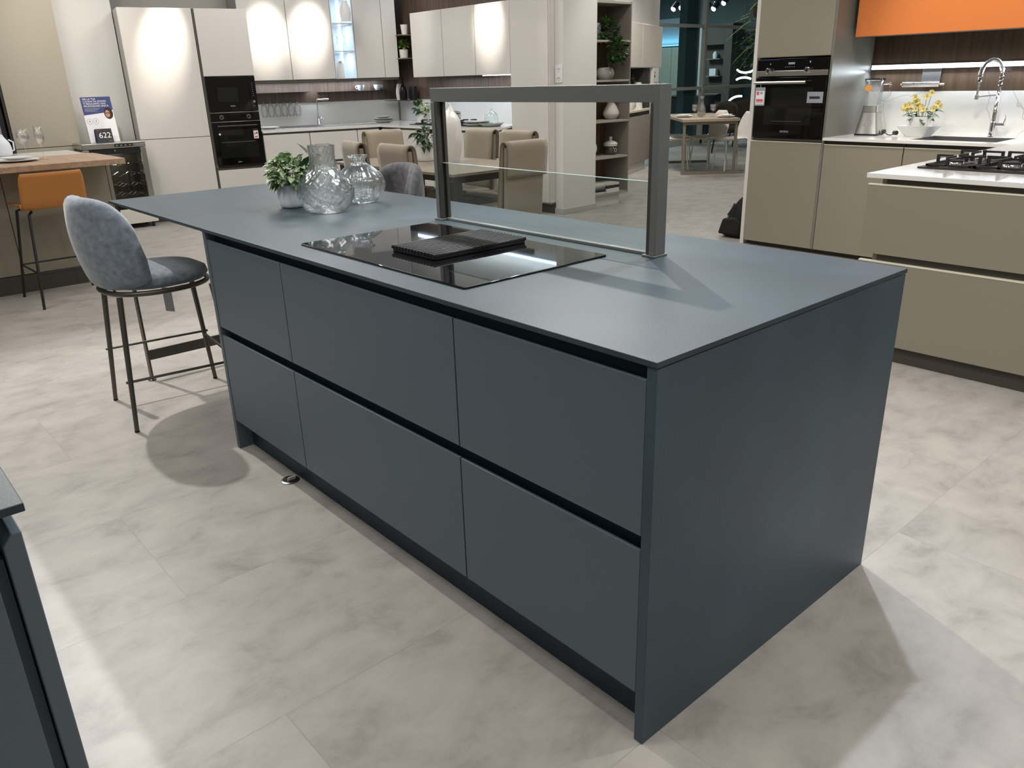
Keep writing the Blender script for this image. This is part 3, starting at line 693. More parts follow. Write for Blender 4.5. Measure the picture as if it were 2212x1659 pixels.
M().lathe([(0.001, 0), (0.060, 0.0), (0.066, 0.02), (0.066, 0.17), (0.056, 0.195), (0.001, 0.195)], 28).build('body', 'ceramic_cream', cn2, smooth=True)
box('clasp', 'wood_bar', cn2, -0.018, -0.068, 0.18, 0.018, -0.058, 0.20)
for dx in (-0.05, 0.045):
    q = LW(-0.205+dx, 0.62); g_ = T('stem_glass', 'clear glass on the middle lit shelf, '+('left one' if dx < 0 else 'right one'), 'glass', (q[0], q[1], 1.7595))
    M().lathe([(0.001, 0), (0.028, 0), (0.004, 0.006), (0.004, 0.06), (0.028, 0.09), (0.032, 0.13), (0.028, 0.17), (0.0265, 0.17), (0.030, 0.13), (0.026, 0.092), (0.001, 0.066)], 20).build('bowl', 'clear_glass', g_, smooth=True, angle=180)
[area('display_light', (*LW(-0.205, 0.65), z_), 0.12, 1.3, (0.62, 0.8, 1.0)) for z_ in (1.74, 2.05, 2.35)]; 
# led profile under the wall units
lt = LT('under_cabinet_light', 'long thin light profile under the left white wall cabinets', 'light', 0, 0.62, 1.425)
box('profile', 'gola', lt, -1.42, -0.16, -0.012, 0.48, -0.145, 0.0145); box('profile', 'gola', lt, -1.42, -0.144, 0.004, 0.48, 0.25, 0.0145); box('diffuser', 'led_white', lt, -1.40, 0.16, -0.001, 0.46, 0.175, 0.0035, bevel=0)
o = area('under_cabinet_glow', (*LW(-0.5, 0.80), 1.41), 1.7, 9, COOL, (0, 0, LRZ), 0.03)
# shelves on the wood
def shelf(name, label, x0, x1, y0, y1, z, th=0.010): 
    q = LW(x0, y0); o = M().box(0, 0, 0, x1-x0, y1-y0, th).build(name, 'dark_leg', None, (q[0], q[1], z), LRZ, bevel=0.001); return tag(o, label, 'shelf')
shelf('glass_rack', 'thin dark metal rack holding upside-down stem glasses under the wall cabinets', -1.28, -0.60, 0.79, 0.913, 1.296, 0.008)
shelf('wall_shelf', 'thin dark metal shelf carrying two cups in front of the dark wood', -0.46, 0.50, 0.79, 0.913, 1.286, 0.008)
sg = None
for k in range(6):
    q = LW(-1.17+k*0.083, 0.835)
    if sg is None:
        sg = T('stem_glass', 'clear stem glass hanging upside down from the dark metal rack', 'glass', (q[0], q[1], 1.2955), 0, 'stem glasses hanging from the rack')
        M().lathe([(0.001, -0.0), (0.032, 0), (0.032, -0.0015), (0.005, -0.008), (0.0035, -0.06), (0.006, -0.085), (0.025, -0.105), (0.036, -0.14), (0.036, -0.17), (0.028, -0.21), (0.027, -0.21), (0.035, -0.17), (0.035, -0.14), (0.024, -0.108), (0.001, -0.092)], 20).build('bowl', 'clear_glass', sg, smooth=True, angle=180)
    else: dup(sg, (q[0], q[1], 1.2955))
    if k == 0: sg.scale = (1.15, 1.15, 1.3)
def cup(x, y, z, label, hs):
    q = LW(x, y); t = T('cup', label, 'cup', (q[0], q[1], z), LRZ)
    M().lathe([(0.001, 0.002), (0.025, 0.0), (0.030, 0.006), (0.043, 0.03), (0.050, 0.066), (0.048, 0.066), (0.040, 0.032), (0.001, 0.008)], 28).build('bowl', 'ribbed_white', t, smooth=True)
    M().tube([(0.045*hs, 0, 0.055), (0.066*hs, 0, 0.054), (0.070*hs, 0, 0.04), (0.058*hs, 0, 0.022), (0.038*hs, 0, 0.022)], 0.004, 8).build('handle', 'ribbed_white', t, smooth=True)
cup(0.10, 0.845, 1.2945, 'pale cup on the thin dark shelf, left of the two', -1)
cup(0.33, 0.845, 1.2945, 'pale cup on the thin dark shelf, right of the two, handle showing', 1)
# sink and tap
sk = LT('kitchen_sink', 'stainless steel inset sink with drainer in the white worktop', 'sink', -0.70, 0.30, 0.9005)
box('rim', 'sink_steel', sk, -0.40, 0, 0, 0.78, 0.48, 0.004); box('bowl_plate', 'dark_leg', sk, -0.36, 0.04, 0.0045, 0.10, 0.44, 0.006); box('drainer', 'steel', sk, 0.14, 0.06, 0.0045, 0.74, 0.42, 0.007)  # flat dark plate in place of a hollow bowl
fc = LT('kitchen_tap', 'chrome right-angled mixer tap behind the white kitchen sink', 'tap', -0.50, 0.84, 0.9005)
M().lathe([(0.001, 0), (0.027, 0), (0.027, 0.02), (0.02, 0.03), (0.02, 0.10), (0.011, 0.105)], 20).build('base', 'chrome', fc, smooth=True)
M().tube([(0, 0, 0.10), (0, 0, 0.29), (0.004, 0, 0.302), (0.016, -0.01, 0.305), (0.11, -0.08, 0.305), (0.13, -0.095, 0.305)], 0.010, 12).build('spout', 'chrome', fc, smooth=True)
M().tube([(0.0, 0, 0.06), (0.045, -0.02, 0.085), (0.062, -0.03, 0.07)], 0.011, 10).build('lever', 'chrome', fc, smooth=True)
def plate_stack(label, loc, specs, m, cat='plate', grp=None, names=None):
    z = loc[2]
    for i, (r, h) in enumerate(specs):
        o = M().lathe([(0.001, 0.003), (r*0.55, 0.0), (r*0.6, 0.002), (r*0.85, h*0.55), (r, h), (r*0.985, h+0.002), (r*0.83, h*0.6+0.003), (r*0.55, 0.006), (0.001, 0.006)], 40).build('plate', m, None, (loc[0], loc[1], z+0.0004), smooth=True)
        tag(o, label[i] if isinstance(label, (list, tuple)) else label, cat, grp); z += h*0.62+0.006
    return z
q = LW(0.25, 0.52)
plate_stack(['large grey plate at the bottom of the stack in the worktop corner', 'large grey plate in the middle of the stack in the worktop corner', 'small grey bowl on top of the plate stack in the worktop corner'], (q[0], q[1], 0.9005), [(0.135, 0.03), (0.135, 0.03), (0.095, 0.028)], 'plate_grey')
q = LW(-1.22, 0.5); plate_stack(['white plate lying on the worktop right beside the oven tower'], (q[0], q[1], 0.9005), [(0.12, 0.02)], 'ceramic')
# back wall items
s1 = tag(M().box(0, 0, 0, 0.42, 0.26, 0.010).build('wall_shelf', 'table_frame', None, (-8.52, 5.0, 1.925), bevel=0.001), 'upper thin shelf between the white wall cabinets with a white cup', 'shelf')
s2 = tag(M().box(0, 0, 0, 0.42, 0.26, 0.010).build('wall_shelf', 'table_frame', None, (-8.50, 5.0, 1.655), bevel=0.001), 'lower thin shelf between the white wall cabinets with a small green plant', 'shelf')
tag(M().lathe([(0.001, 0.0), (0.034, 0.0), (0.047, 0.115), (0.044, 0.115), (0.030, 0.01), (0.001, 0.01)], 28).build('tumbler', 'ceramic', None, (-8.155, 5.1, 1.9355), smooth=True), 'white ceramic tumbler on the upper thin shelf between wall cabinets', 'tumbler')
pl = T('potted_plant', 'small bright green plant in a white pot on the lower thin shelf', 'potted plant', (-8.20, 5.1, 1.6655))
M().lathe([(0.001, 0), (0.05, 0), (0.052, 0.01), (0.056, 0.10), (0.051, 0.10), (0.05, 0.085), (0.001, 0.085)], 28).build('pot', 'ceramic', pl, smooth=True)
leaf_mesh(60, (0, 0, 0.15), (0.055, 0.055, 0.055), 0.055, 0.028, 12, 0.2).build('foliage', 'leaf_bright', pl, smooth=True)
s3 = tag(M().box(0, 0, 0, 0.50, 0.24, 0.006).build('wall_shelf', 'dark_leg', None, (-8.60, 5.02, 1.157), bevel=0.001), 'thin dark shelf above the white splashback with a beige vase and a dark bottle', 'shelf')
tag(M().box(0, 0, 0, 0.11, 0.05, 0.165).build('storage_box', 'black', None, (-8.225, 5.16, 1.1635), bevel=0.002), 'flat black box standing behind the dark bottle on the thin shelf', 'box')
tag(M().lathe([(0.001, 0), (0.036, 0.0), (0.046, 0.03), (0.049, 0.09), (0.042, 0.15), (0.030, 0.20), (0.026, 0.20), (0.001, 0.19)], 28).build('vase', 'ceramic_cream', None, (-8.40, 5.13, 1.1635), smooth=True), 'tall beige ceramic vase on the thin shelf, left of the dark bottle', 'vase')
tag(M().lathe(smooth_prof([(0.001, 0), (0.046, 0.0), (0.048, 0.02), (0.048, 0.12), (0.030, 0.17), (0.012, 0.20), (0.010, 0.27), (0.001, 0.275)], 3), 28).build('bottle', 'smoke_glass', None, (-8.275, 5.10, 1.1635), smooth=True), 'dark smoked glass bottle with a slim neck on the thin shelf', 'bottle')
for i, (x0, x1, lb) in enumerate([(-7.835, -7.21, 'first white wall cabinet of the straight run, beside the open wood gap'), (-7.207, -6.612, 'middle white wall cabinet of the straight run above the gas hob'), (-6.609, -6.02, 'right white wall cabinet of the straight run, touching the tall white unit')]):
    t = T('wall_cabinet', lb, 'wall cabinet', (x0, 4.97, 0)); w_ = x1-x0
    box('body', G, t, 0.0, 0.022, 1.436, w_-0.001, 0.29, 2.15); box('door', G, t, 0.002, 0, 1.433, w_-0.002, 0.02, 2.152)
t = T('tall_cabinet', 'tall glossy white end unit beside the white pillar', 'tall cabinet', (-6.017, 4.97, 0))
box('body', 'white_side', t, 0.003, 0.022, 0.10, 0.578, 0.32, 2.23); box('door', 'high_gloss', t, 0.0, 0, 0.118, 0.578, 0.02, 2.23); box('plinth', 'gola', t, 0.003, 0.06, 0, 0.592, 0.32, 0.099)
box('side_panel', G, t, 0.584, 0.0, 0.118, 0.594, 0.32, 2.23); box('gap_profile', 'dark_leg', t, 0.579, 0.012, 0.118, 0.5835, 0.3, 2.23, bevel=0)
t = T('linear_light', 'long cool white light line on the dark wood wall high above the white wall cabinets', 'light', (-8.4, 5.255, 2.42))
box('housing', 'steel', t, 0, 0.012, 0, 2.95, 0.028, 0.03); box('diffuser', 'led_cool', t, 0.01, 0, 0.002, 2.94, 0.0115, 0.028, bevel=0)
lt = T('under_cabinet_light', 'short bright light profile under the right wall cabinets of the straight run', 'light', (-6.35, 5.1, 1.42))
box('diffuser', 'led_white', lt, -0.30, 0, 0.004, 0.30, 0.02, 0.0115, bevel=0)
area('under_cabinet_glow', (-6.8, 5.1, 1.41), 1.6, 4, COOL, (0, 0, 0), 0.03)
# gas hob of the white kitchen
def gas_hob(label, loc, rz, w_, d_, burners, plate_m):
    h = T('gas_hob', label, 'gas hob', loc, rz)
    M().prism(rrect(-w_/2, -d_/2, w_/2, d_/2, 0.02), 0.0004, 0.007).build('hob_plate', plate_m, h, bevel=0.002)
    for (bx, by, br) in burners:
        b = M().lathe([(0.001, 0.0072), (br*1.05, 0.0072), (br, 0.018), (br*0.95, 0.022), (0.001, 0.022)], 28, (bx, by, 0)).build('burner', 'chrome', h, smooth=True)
        M().lathe([(0.001, 0.0225), (br*0.85, 0.0225), (br*0.85, 0.028), (br*0.7, 0.031), (0.001, 0.031)], 28, (bx, by, 0)).build('burner_cap', 'cast_iron', b, smooth=True)
    return h
def grate(h, x0, y0, x1, y1, burners):
    m = M(); t_ = 0.007
    for (xa, ya, xb, yb) in ((x0, y0, x1, y0), (x1, y0, x1, y1), (x1, y1, x0, y1), (x0, y1, x0, y0)):
        m.box(min(xa, xb)-t_, min(ya, yb)-t_, 0.0095, max(xa, xb)+t_, max(ya, yb)+t_, 0.020)
    for (bx, by, br) in burners:
        for dx, dy in ((1, 0), (-1, 0), (0, 1), (0, -1)):
            ex = x1 if dx > 0 else x0 if dx < 0 else bx; ey = y1 if dy > 0 else y0 if dy < 0 else by
            ix, iy = bx+dx*br*0.55, by+dy*br*0.55
            if abs(ex-ix)+abs(ey-iy) > 0.17: ex, ey = bx+dx*0.12, by+dy*0.12
            m.box(min(ix, ex)-(t_*0.6 if dy else 0), min(iy, ey)-(t_*0.6 if dx else 0), 0.046, max(ix, ex)+(t_*0.6 if dy else 0), max(iy, ey)+(t_*0.6 if dx else 0), 0.056)
            m.box(ex-t_, ey-t_, 0.012, ex+t_, ey+t_, 0.056)
    m.build('grate', 'cast_iron', h, bevel=0.002)
bs = [(-0.26, -0.1, 0.03), (-0.24, 0.12, 0.04), (0.0, 0.0, 0.05), (0.25, 0.12, 0.035), (0.27, -0.11, 0.03)]
h = gas_hob('dark gas hob with black iron grates on the white kitchen worktop', (-7.05, 4.88, 0.9005), 0, 0.98, 0.46, bs, 'black')
grate(h, -0.38, -0.2, -0.14, 0.21, bs[:2]); grate(h, -0.12, -0.2, 0.12, 0.21, bs[2:3]); grate(h, 0.14, -0.2, 0.38, 0.21, bs[3:])
pn = T('cooking_pot', 'small steel pan with a lid standing on the white kitchen hob', 'pan', (-7.0, 4.92, 0.957))
M().lathe([(0.001, 0), (0.085, 0), (0.09, 0.01), (0.092, 0.075), (0.088, 0.075), (0.001, 0.07)], 32).build('body', 'steel', pn, smooth=True)
M().lathe([(0.094, 0.076), (0.094, 0.080), (0.05, 0.092), (0.001, 0.096)], 32).build('lid', 'steel', pn, smooth=True)
M().tube([(0.085, 0.0, 0.06), (0.13, -0.02, 0.066), (0.16, -0.03, 0.068)], 0.006, 8).build('handle', 'black', pn, smooth=True)
M().lathe([(0.001, 0), (0.08, 0), (0.08, 0.012)], 24, (-0.09, 0.0, 0.12)).v
rg = M().tube([(-0.13+0.028*cos(a), 0.05, 0.14+0.028*sin(a)) for a in [2*pi*k/16 for k in range(16)]], 0.004, 8, True); rg.tube([(-0.13, 0.05, 0.112), (-0.13, 0.05, 0.05), (-0.088, 0.03, 0.05)], 0.004, 6); rg.build('ring_handle', 'chrome', pn, smooth=True)
pl = T('potted_plant', 'dark green leafy plant in a white pot on the white kitchen worktop', 'potted plant', (-7.76, 5.0, 0.9005))
M().lathe([(0.001, 0), (0.05, 0), (0.058, 0.02), (0.062, 0.115), (0.057, 0.115), (0.055, 0.10), (0.001, 0.10)], 28).build('pot', 'ceramic', pl, smooth=True)
leaf_mesh(60, (0, 0, 0.175), (0.09, 0.08, 0.06), 0.075, 0.035, 21, 0.1).build('foliage', 'leaf', pl, smooth=True)
pl = T('potted_plant', 'small pot of pale flowers on the worktop, half hidden by the metal hood post', 'potted plant', (-7.47, 4.86, 0.9085))
M().lathe([(0.001, 0), (0.04, 0), (0.048, 0.02), (0.05, 0.10), (0.046, 0.10), (0.001, 0.09)], 28).build('pot', 'ceramic', pl, smooth=True)
leaf_mesh(70, (0, 0, 0.16), (0.065, 0.065, 0.055), 0.032, 0.028, 22, 0, True).build('blossom', 'flower_white', pl, smooth=True)
leaf_mesh(20, (0, 0, 0.12), (0.05, 0.05, 0.03), 0.05, 0.02, 23, 0.3).build('foliage', 'leaf', pl, smooth=True)
plate_stack(['large white serving plate under another on the worktop right of the hob', 'large white serving plate on top of another right of the hob'], (-6.42, 4.80, 0.9005), [(0.155, 0.028), (0.155, 0.028)], 'plate_grey')
cl = T('cake_dome', 'clear glass cake dome on a pale dish at the right end of the white worktop', 'cake dome', (-6.20, 4.83, 0.9005))
M().lathe([(0.001, 0.004), (0.09, 0.0), (0.10, 0.004), (0.145, 0.036), (0.143, 0.038), (0.09, 0.010), (0.001, 0.010)], 36).build('dish', 'plate_grey', cl, smooth=True)
M().lathe([(0.076, 0.0115), (0.076, 0.10), (0.06, 0.135), (0.03, 0.155), (0.001, 0.158), (0.001, 0.154), (0.03, 0.151), (0.058, 0.131), (0.073, 0.10), (0.073, 0.0115)], 32).build('dome', 'thin_glass', cl, smooth=True, angle=180)
M().lathe([(0.001, 0.159), (0.008, 0.16), (0.016, 0.178), (0.008, 0.19), (0.001, 0.192)], 16).build('knob', 'clear_glass', cl, smooth=True)

# ================================================================== WINE FRIDGE, POSTER, NUMBER SIGN
fr = T('wine_fridge', 'small stainless steel wine fridge with a dark glass door showing chrome racks', 'wine fridge', (-8.20, 1.15, 0), R(88))
W_, D_, H_ = 0.605, 0.375, 0.885
box('body', 'dark_leg', fr, 0.0, 0.045, 0.06, 0.012, D_, H_-0.056); box('body', 'dark_leg', fr, W_-0.012, 0.045, 0.06, W_, D_, H_-0.056); box('body', 'dark_leg', fr, 0.012, D_-0.02, 0.06, W_-0.012, D_, H_-0.056)
box('body', 'dark_leg', fr, 0.012, 0.045, 0.06, W_-0.012, D_-0.02, 0.08)
box('top', 'steel', fr, -0.002, -0.01, H_-0.055, W_+0.002, D_, H_, bevel=0.006)
cp = box('control_panel', 'black', fr, 0.30, -0.0125, H_-0.042, 0.48, -0.0105, H_-0.016, bevel=0)
for k in range(4): box('button', 'paper_grey', cp, 0.315+k*0.042, -0.0135, H_-0.033, 0.335+k*0.042, -0.0127, H_-0.026, bevel=0)
text('lettering', 'SAMSUNG', 'paper_grey', fr, (0.555, -0.0108, H_-0.030), 0.020)
for xa in (0.0, W_-0.055): M().box(xa, 0.0, 0.21, xa+0.055, 0.04, H_-0.06).build('door_frame', 'steel', fr, bevel=0.003)
box('door_header', 'black', fr, 0.056, 0.002, H_-0.115, W_-0.056, 0.038, H_-0.061)
M().lathe([(0.009, 0), (0.009, 0.004)], 14).build('lock', 'chrome', fr, (0.30, 0.001, H_-0.078), smooth=True).rotation_euler = (pi/2, 0, 0)
box('door_glass', 'dark_door_glass', fr, 0.056, 0.012, 0.211, W_-0.056, 0.020, H_-0.117, bevel=0)
box('lower_panel', 'cream', fr, 0.003, 0.0, 0.055, W_-0.003, 0.03, 0.205)
for k in range(5):
    z = 0.24+k*0.105; rk = M()
    for j in (0, 1, 2):
        y = 0.07+0.13*j
        rk.tube([(0.03+x*0.0287*0.5, y, z+0.012*cos(x*0.5*pi*0.5*1.0)) for x in range(0, 40)], 0.0028, 6)
    rk.build('wire_rack', 'chrome', fr, smooth=True)
for (x, y) in ((0.05, 0.05), (W_-0.05, 0.05), (0.05, D_-0.05), (W_-0.05, D_-0.05)): M().lathe([(0.001, 0), (0.016, 0), (0.016, 0.0595)], 12, (x, y, 0)).build('foot', 'black', fr)
area('fridge_light', (-8.38, 1.45, 0.80), 0.25, 5, NEUT)
po = T('advertising_poster', 'blue and white advertising card with a bespectacled person in white, propped on the wine fridge', 'poster', (-8.43, 1.30, 0.8858), R(86))
PW, PH_ = 0.285, 0.44
lean = 0.10
M().add([(0, 0, 0), (PW, 0, 0), (PW, lean, PH_), (0, lean, PH_), (0, 0.004, 0), (PW, 0.004, 0), (PW, lean+0.004, PH_), (0, lean+0.004, PH_)], [(0, 1, 2, 3), (7, 6, 5, 4), (0, 4, 5, 1), (1, 5, 6, 2), (2, 6, 7, 3), (3, 7, 4, 0)]).build('card', 'paper', po)
def onc(x, z, o=0.001): return (x, lean*z/PH_-o, z)
def flat(name, m, pts, o=0.001): return M().add([onc(x, z, o) for x, z in pts]+[onc(x, z, o*0.3) for x, z in pts], [tuple(range(len(pts))), tuple(range(2*len(pts)-1, len(pts)-1, -1))]).build(name, m, po)
flat('blue_field', 'navy_print', [(0, 0.265), (0.20, 0.285), (PW, 0.31), (PW, PH_), (0, PH_)])
ang = math.atan2(PH_, lean)
text('lettering', 'PER LA TUA\nCUCINA DA SOGNO\nTI REGALIAMO UNA\nPROMOZIONE UNICA.', 'white_print', po, onc(0.018, 0.385, 0.0016), 0.0235, (ang, 0, 0), 0.0002, 'LEFT', spacing=1.0)
for k in range(5): flat('small_print', 'grey_print', [(0.018, 0.300+k*0.0075), (0.018+[0.12, 0.10, 0.13, 0.14, 0.15][k], 0.300+k*0.0075), (0.018+[0.12, 0.10, 0.13, 0.14, 0.15][k], 0.303+k*0.0075), (0.018, 0.303+k*0.0075)], 0.0014)
def ell(cx, cz, a, b, n=20): return [(cx+a*cos(2*pi*k/n), cz+b*sin(2*pi*k/n)) for k in range(n)]
flat('white_shirt', 'white_print', [(0.16, 0.05), (PW, 0.05), (PW, 0.225), (0.245, 0.235), (0.20, 0.225), (0.17, 0.19)], 0.0014)
flat('hair', 'hair', ell(0.236, 0.278, 0.042, 0.058), 0.0016)
flat('face', 'skin', ell(0.226, 0.273, 0.023, 0.036), 0.002)
flat('glasses', 'hair', [(0.205, 0.276), (0.248, 0.276), (0.248, 0.283), (0.205, 0.283)], 0.0024)
for cx in (0.04, 0.10):
    o_ = ell(cx, 0.205, 0.025, 0.028, 24); i_ = ell(cx, 0.205, 0.0225, 0.0255, 24)
    M().add([onc(x, z, 0.0014) for x, z in o_+i_], [(k, (k+1) % 24, 24+(k+1) % 24, 24+k) for k in range(24)]).build('ring_symbol', 'grey_print', po, solid=0.0004)
    flat('symbol', 'grey_print', ell(cx, 0.205, 0.005, 0.011, 8), 0.0014)
sn = T('number_sign', 'black card sign reading 622 standing in front of the advertising card', 'sign', (-8.34, 1.345, 0.8858), R(86))
M().prism_x([(0.0, 0), (0.003, 0), (0.043, 0.132), (0.040, 0.132)], 0, 0.155).build('card', 'dark_print', sn)
M().prism_x([(0.06, 0), (0.063, 0), (0.0465, 0.125), (0.0435, 0.125)], -0.008, 0.15).build('back_card', 'navy_print', sn)
a2 = math.atan2(0.132, 0.040)
text('lettering', '622', 'white_print', sn, (0.083, 0.0185, 0.066), 0.078, (a2, 0, 0), 0.0003)
flat2 = M().box(0.01, 0.0345, 0.118, 0.042, 0.0355, 0.121).build('small_print', 'red_print', sn)
M().box(0.11, 0.003, 0.012, 0.14, 0.0036, 0.0155).build('small_print', 'grey_print', sn)

# ================================================================== TAUPE WALL UNITS AND BAR, LEFT
tt = T('tall_cabinet', 'tall matt beige cabinet front behind the wooden bar at the left edge', 'tall cabinet', (-8.58, 0.62, 0), R(90))
box('body', 'taupe_dark', tt, 0.0, 0.022, 0.0, 0.62, 0.50, 2.62); box('door', 'taupe_tall', tt, 0.022, 0, 0.862, 0.622, 0.02, 2.62); box('door', 'taupe_tall', tt, 0.022, 0, 0.1, 0.622, 0.02, 0.856)
tt = T('tall_cabinet', 'grey tall cabinet at the very left edge behind the bar', 'tall cabinet', (-8.50, -0.25, 0), R(90))
box('body', 'black', tt, 0.0, 0.022, 0.0, 0.835, 0.40, 2.62); box('door', 'grey_print', tt, 0.0, 0, 0.1, 0.79, 0.02, 2.62)
br = T('bar_counter', 'taupe bar counter with a thick wooden top at the left edge', 'bar counter', (-5.86, -2.2, 0), R(90))
box('body', 'taupe', br, 0.0, 0.02, 0.13, 2.930, 0.98, 0.888); box('front_panel', 'taupe', br, 0.0, 0.0, 0.135, 2.20, 0.018, 0.888); box('front_panel', 'taupe', br, 2.205, 0.0, 0.135, 2.905, 0.018, 0.888)
box('end_panel', 'taupe', br, 2.908, -0.002, 0.135, 2.934, 0.98, 0.888); box('plinth', 'taupe_dark', br, 0.0, 0.008, 0, 2.86, 0.96, 0.129)
box('wooden_top', 'wood_bar', br, 0.0, -0.44, 0.889, 2.93, 0.36, 0.930, bevel=0.003)
box('white_top', 'stone_white', br, 0.0, 0.362, 0.889, 2.90, 1.0, 0.925, bevel=0.003)
# orange stool
os_ = T('bar_stool', 'orange plastic bar stool with thin black legs at the wooden bar', 'bar stool', (-5.485, 0.19, 0), R(92))
sh = []
NP, NT = 17, 21
def opt(u, v):
    """u across -1..1, v along 0..1 from the front edge over the seat up the back"""
    w_ = 0.215-0.012*sin(pi*v)
    if v < 0.5:
        s = v/0.5; y = 0.20-0.36*s; z = 0.655-0.012*sin(pi*s)-0.012*(1-s)**4
    elif v < 0.62:
        s = (v-0.5)/0.12; a = s*R(78); y = -0.16-0.05*sin(a); z = 0.655+0.05*(1-cos(a))
    else:
        s = (v-0.62)/0.38; y = -0.209-0.045*s; z = 0.695+0.195*s
        w_ = 0.203-0.008*s
    cx = abs(u)**3
    wz = 0.035*cx if v < 0.5 else 0
    wy = 0.035*cx if v >= 0.5 else 0
    return (u*w_, y+wy, z+wz)
for j in range(NT):
    v = j/(NT-1); row = []
    for i in range(NP):
        u = -1+2*i/(NP-1)
        if v > 0.9: u *= 1-0.06*((v-0.9)/0.1)**2
        row.append(opt(u, v))
    sh.append(row)
M().grid(sh).build('shell', 'orange_plastic', os_, smooth=True, solid=0.012, angle=180)
LG = [(-0.235, -0.265), (0.235, -0.265), (0.235, 0.245), (-0.235, 0.245)]
for (x, y) in LG:
    M().tube([(x, y, 0.0), (x*0.72, y*0.62, 0.62), (x*0.6, y*0.45, 0.634)], 0.0095, 10).build('leg', 'black', os_, smooth=True)
ft = M()
P4 = [(x*(1-0.28*0.24/0.62), y*(1-0.38*0.24/0.62), 0.24) for x, y in LG]
for i in range(4): ft.tube([P4[i], P4[(i+1) % 4]], 0.006, 8)
ft.build('footrest', 'black', os_, smooth=True)
# place setting on the bar
def stemglass(label, loc, prof, grp=None, cat='wine glass', name='wine_glass'):
    t = T(name, label, cat, loc); M().lathe(prof, 28).build('bowl', 'clear_glass', t, smooth=True, angle=180); return t
wine = [(0.001, 0.0), (0.036, 0.0), (0.036, 0.0015), (0.006, 0.006), (0.0035, 0.03), (0.0035, 0.09), (0.012, 0.10), (0.036, 0.125), (0.043, 0.155), (0.036, 0.215), (0.035, 0.215), (0.042, 0.155), (0.034, 0.127), (0.010, 0.104), (0.001, 0.101)]
flute = [(0.001, 0.0), (0.032, 0.0), (0.032, 0.0015), (0.006, 0.006), (0.0035, 0.03), (0.0035, 0.08), (0.012, 0.10), (0.030, 0.135), (0.031, 0.16), (0.024, 0.235), (0.023, 0.235), (0.030, 0.16), (0.028, 0.137), (0.010, 0.104), (0.001, 0.101)]
stemglass('rounded clear wine glass on the wooden bar top, left of the slim flute', (-6.03, 0.235, 0.9305), wine)
stemglass('slim clear flute glass on the wooden bar top', (-5.90, 0.315, 0.9305), flute)
plate_stack(['wide white plate lying on the wooden bar top', 'small white plate stacked on the wide plate on the bar'], (-5.86, 0.13, 0.9305), [(0.145, 0.014), (0.10, 0.016)], 'ceramic')
kt = T('coffee_pot', 'white rounded pot just entering at the left edge on the bar', 'pot', (-6.62, 0.18, 0.9255))
M().lathe(smooth_prof([(0.001, 0), (0.06, 0.0), (0.075, 0.03), (0.07, 0.09), (0.04, 0.14), (0.03, 0.16), (0.001, 0.165)], 4), 28).build('body', 'ribbed_white', kt, smooth=True)
M().tube([(-0.03, 0.07, 0.12), (-0.03, 0.10, 0.10), (-0.03, 0.095, 0.04), (-0.03, 0.07, 0.03)], 0.006, 8).build('handle', 'ribbed_white', kt, smooth=True)

# ================================================================== DINING GROUP
dt = T('dining_table', 'taupe dining table with dark metal legs behind the island', 'dining table', (-4.62, 2.94, 0))
box('tabletop', 'dining_top', dt, -0.94, -0.45, 0.728, 0.76, 0.45, 0.75, bevel=0.003)
box('apron', 'dark_leg', dt, -0.80, -0.30, 0.66, 0.62, 0.30, 0.727)
for (x, y) in ((-0.87, -0.38), (0.68, -0.38), (0.68, 0.38), (-0.87, 0.38)): M().box(x-0.04, y-0.04, 0, x+0.04, y+0.04, 0.727).build('leg', 'dark_leg', dt, bevel=0.003)
def slab_chair():
    """local: sitter faces +Y, back at -Y"""
    t = T('dining_chair', 'x', 'dining chair', (0, 0, 0), 0, 'beige chairs around the dining table')
    # seat cushion
    M().prism(rrect(-0.21, -0.19, 0.21, 0.24, 0.04, 4), 0.40, 0.485).build('seat', 'beige_fabric', t, bevel=0.02, seg=3)
    # inner back board, slightly leaning
    def board(y0, y1, z0, z1, w0, w1, th):
        rows = []
        for k in range(9):
            s = k/8; y = y0+(y1-y0)*s; z = z0+(z1-z0)*s; w_ = w0+(w1-w0)*s
            rows.append([(-w_, y-th/2, z), (w_, y-th/2, z), (w_, y+th/2, z), (-w_, y+th/2, z)])
        m = M(); m.grid(rows, closed_v=True); m.add(rows[0], [(0, 1, 2, 3)]); m.add(rows[-1], [(3, 2, 1, 0)]); return m
    board(-0.215, -0.265, 0.05, 0.935, 0.178, 0.186, 0.035).build('backrest', 'beige_fabric', t, bevel=0.008)
    # folded-over cover: a strip going up the front, over the top and down the back
    path = []
    N = 10
    for k in range(N+1):
        s = k/N; path.append((-0.175-0.050*s, 0.46+0.46*s))
    for k in range(1, 8):
        a = pi*k/8; path.append((-0.262+0.037*cos(a), 0.925+0.048*sin(a)))
    for k in range(N+1):
        s = k/N; path.append((-0.299+0.018*s, 0.92-0.185*s))
    rows = [[(-0.195+0.39*i/8, y, z) for i in range(9)] for (y, z) in path]
    M().grid(rows).build('back_cover', 'beige_fabric', t, smooth=True, solid=0.012, angle=180)
    for sx in (-1, 1):
        M().tube([(sx*0.197, y, z) for (y, z) in path], 0.005, 6).build('piping', 'beige_dark', t, smooth=True)
    M().tube([(-0.195, -0.289, 0.735), (0.195, -0.289, 0.735)], 0.006, 6).build('piping', 'beige_dark', t, smooth=True)
    for (x, y) in ((-0.19, 0.20), (0.19, 0.20), (0.19, -0.17), (-0.19, -0.17)): M().box(x-0.014, y-0.014, 0, x+0.014, y+0.014, 0.40).build('leg', 'beige_fabric' if False else 'dark_leg', t, bevel=0.002)
    return t
ch = slab_chair()
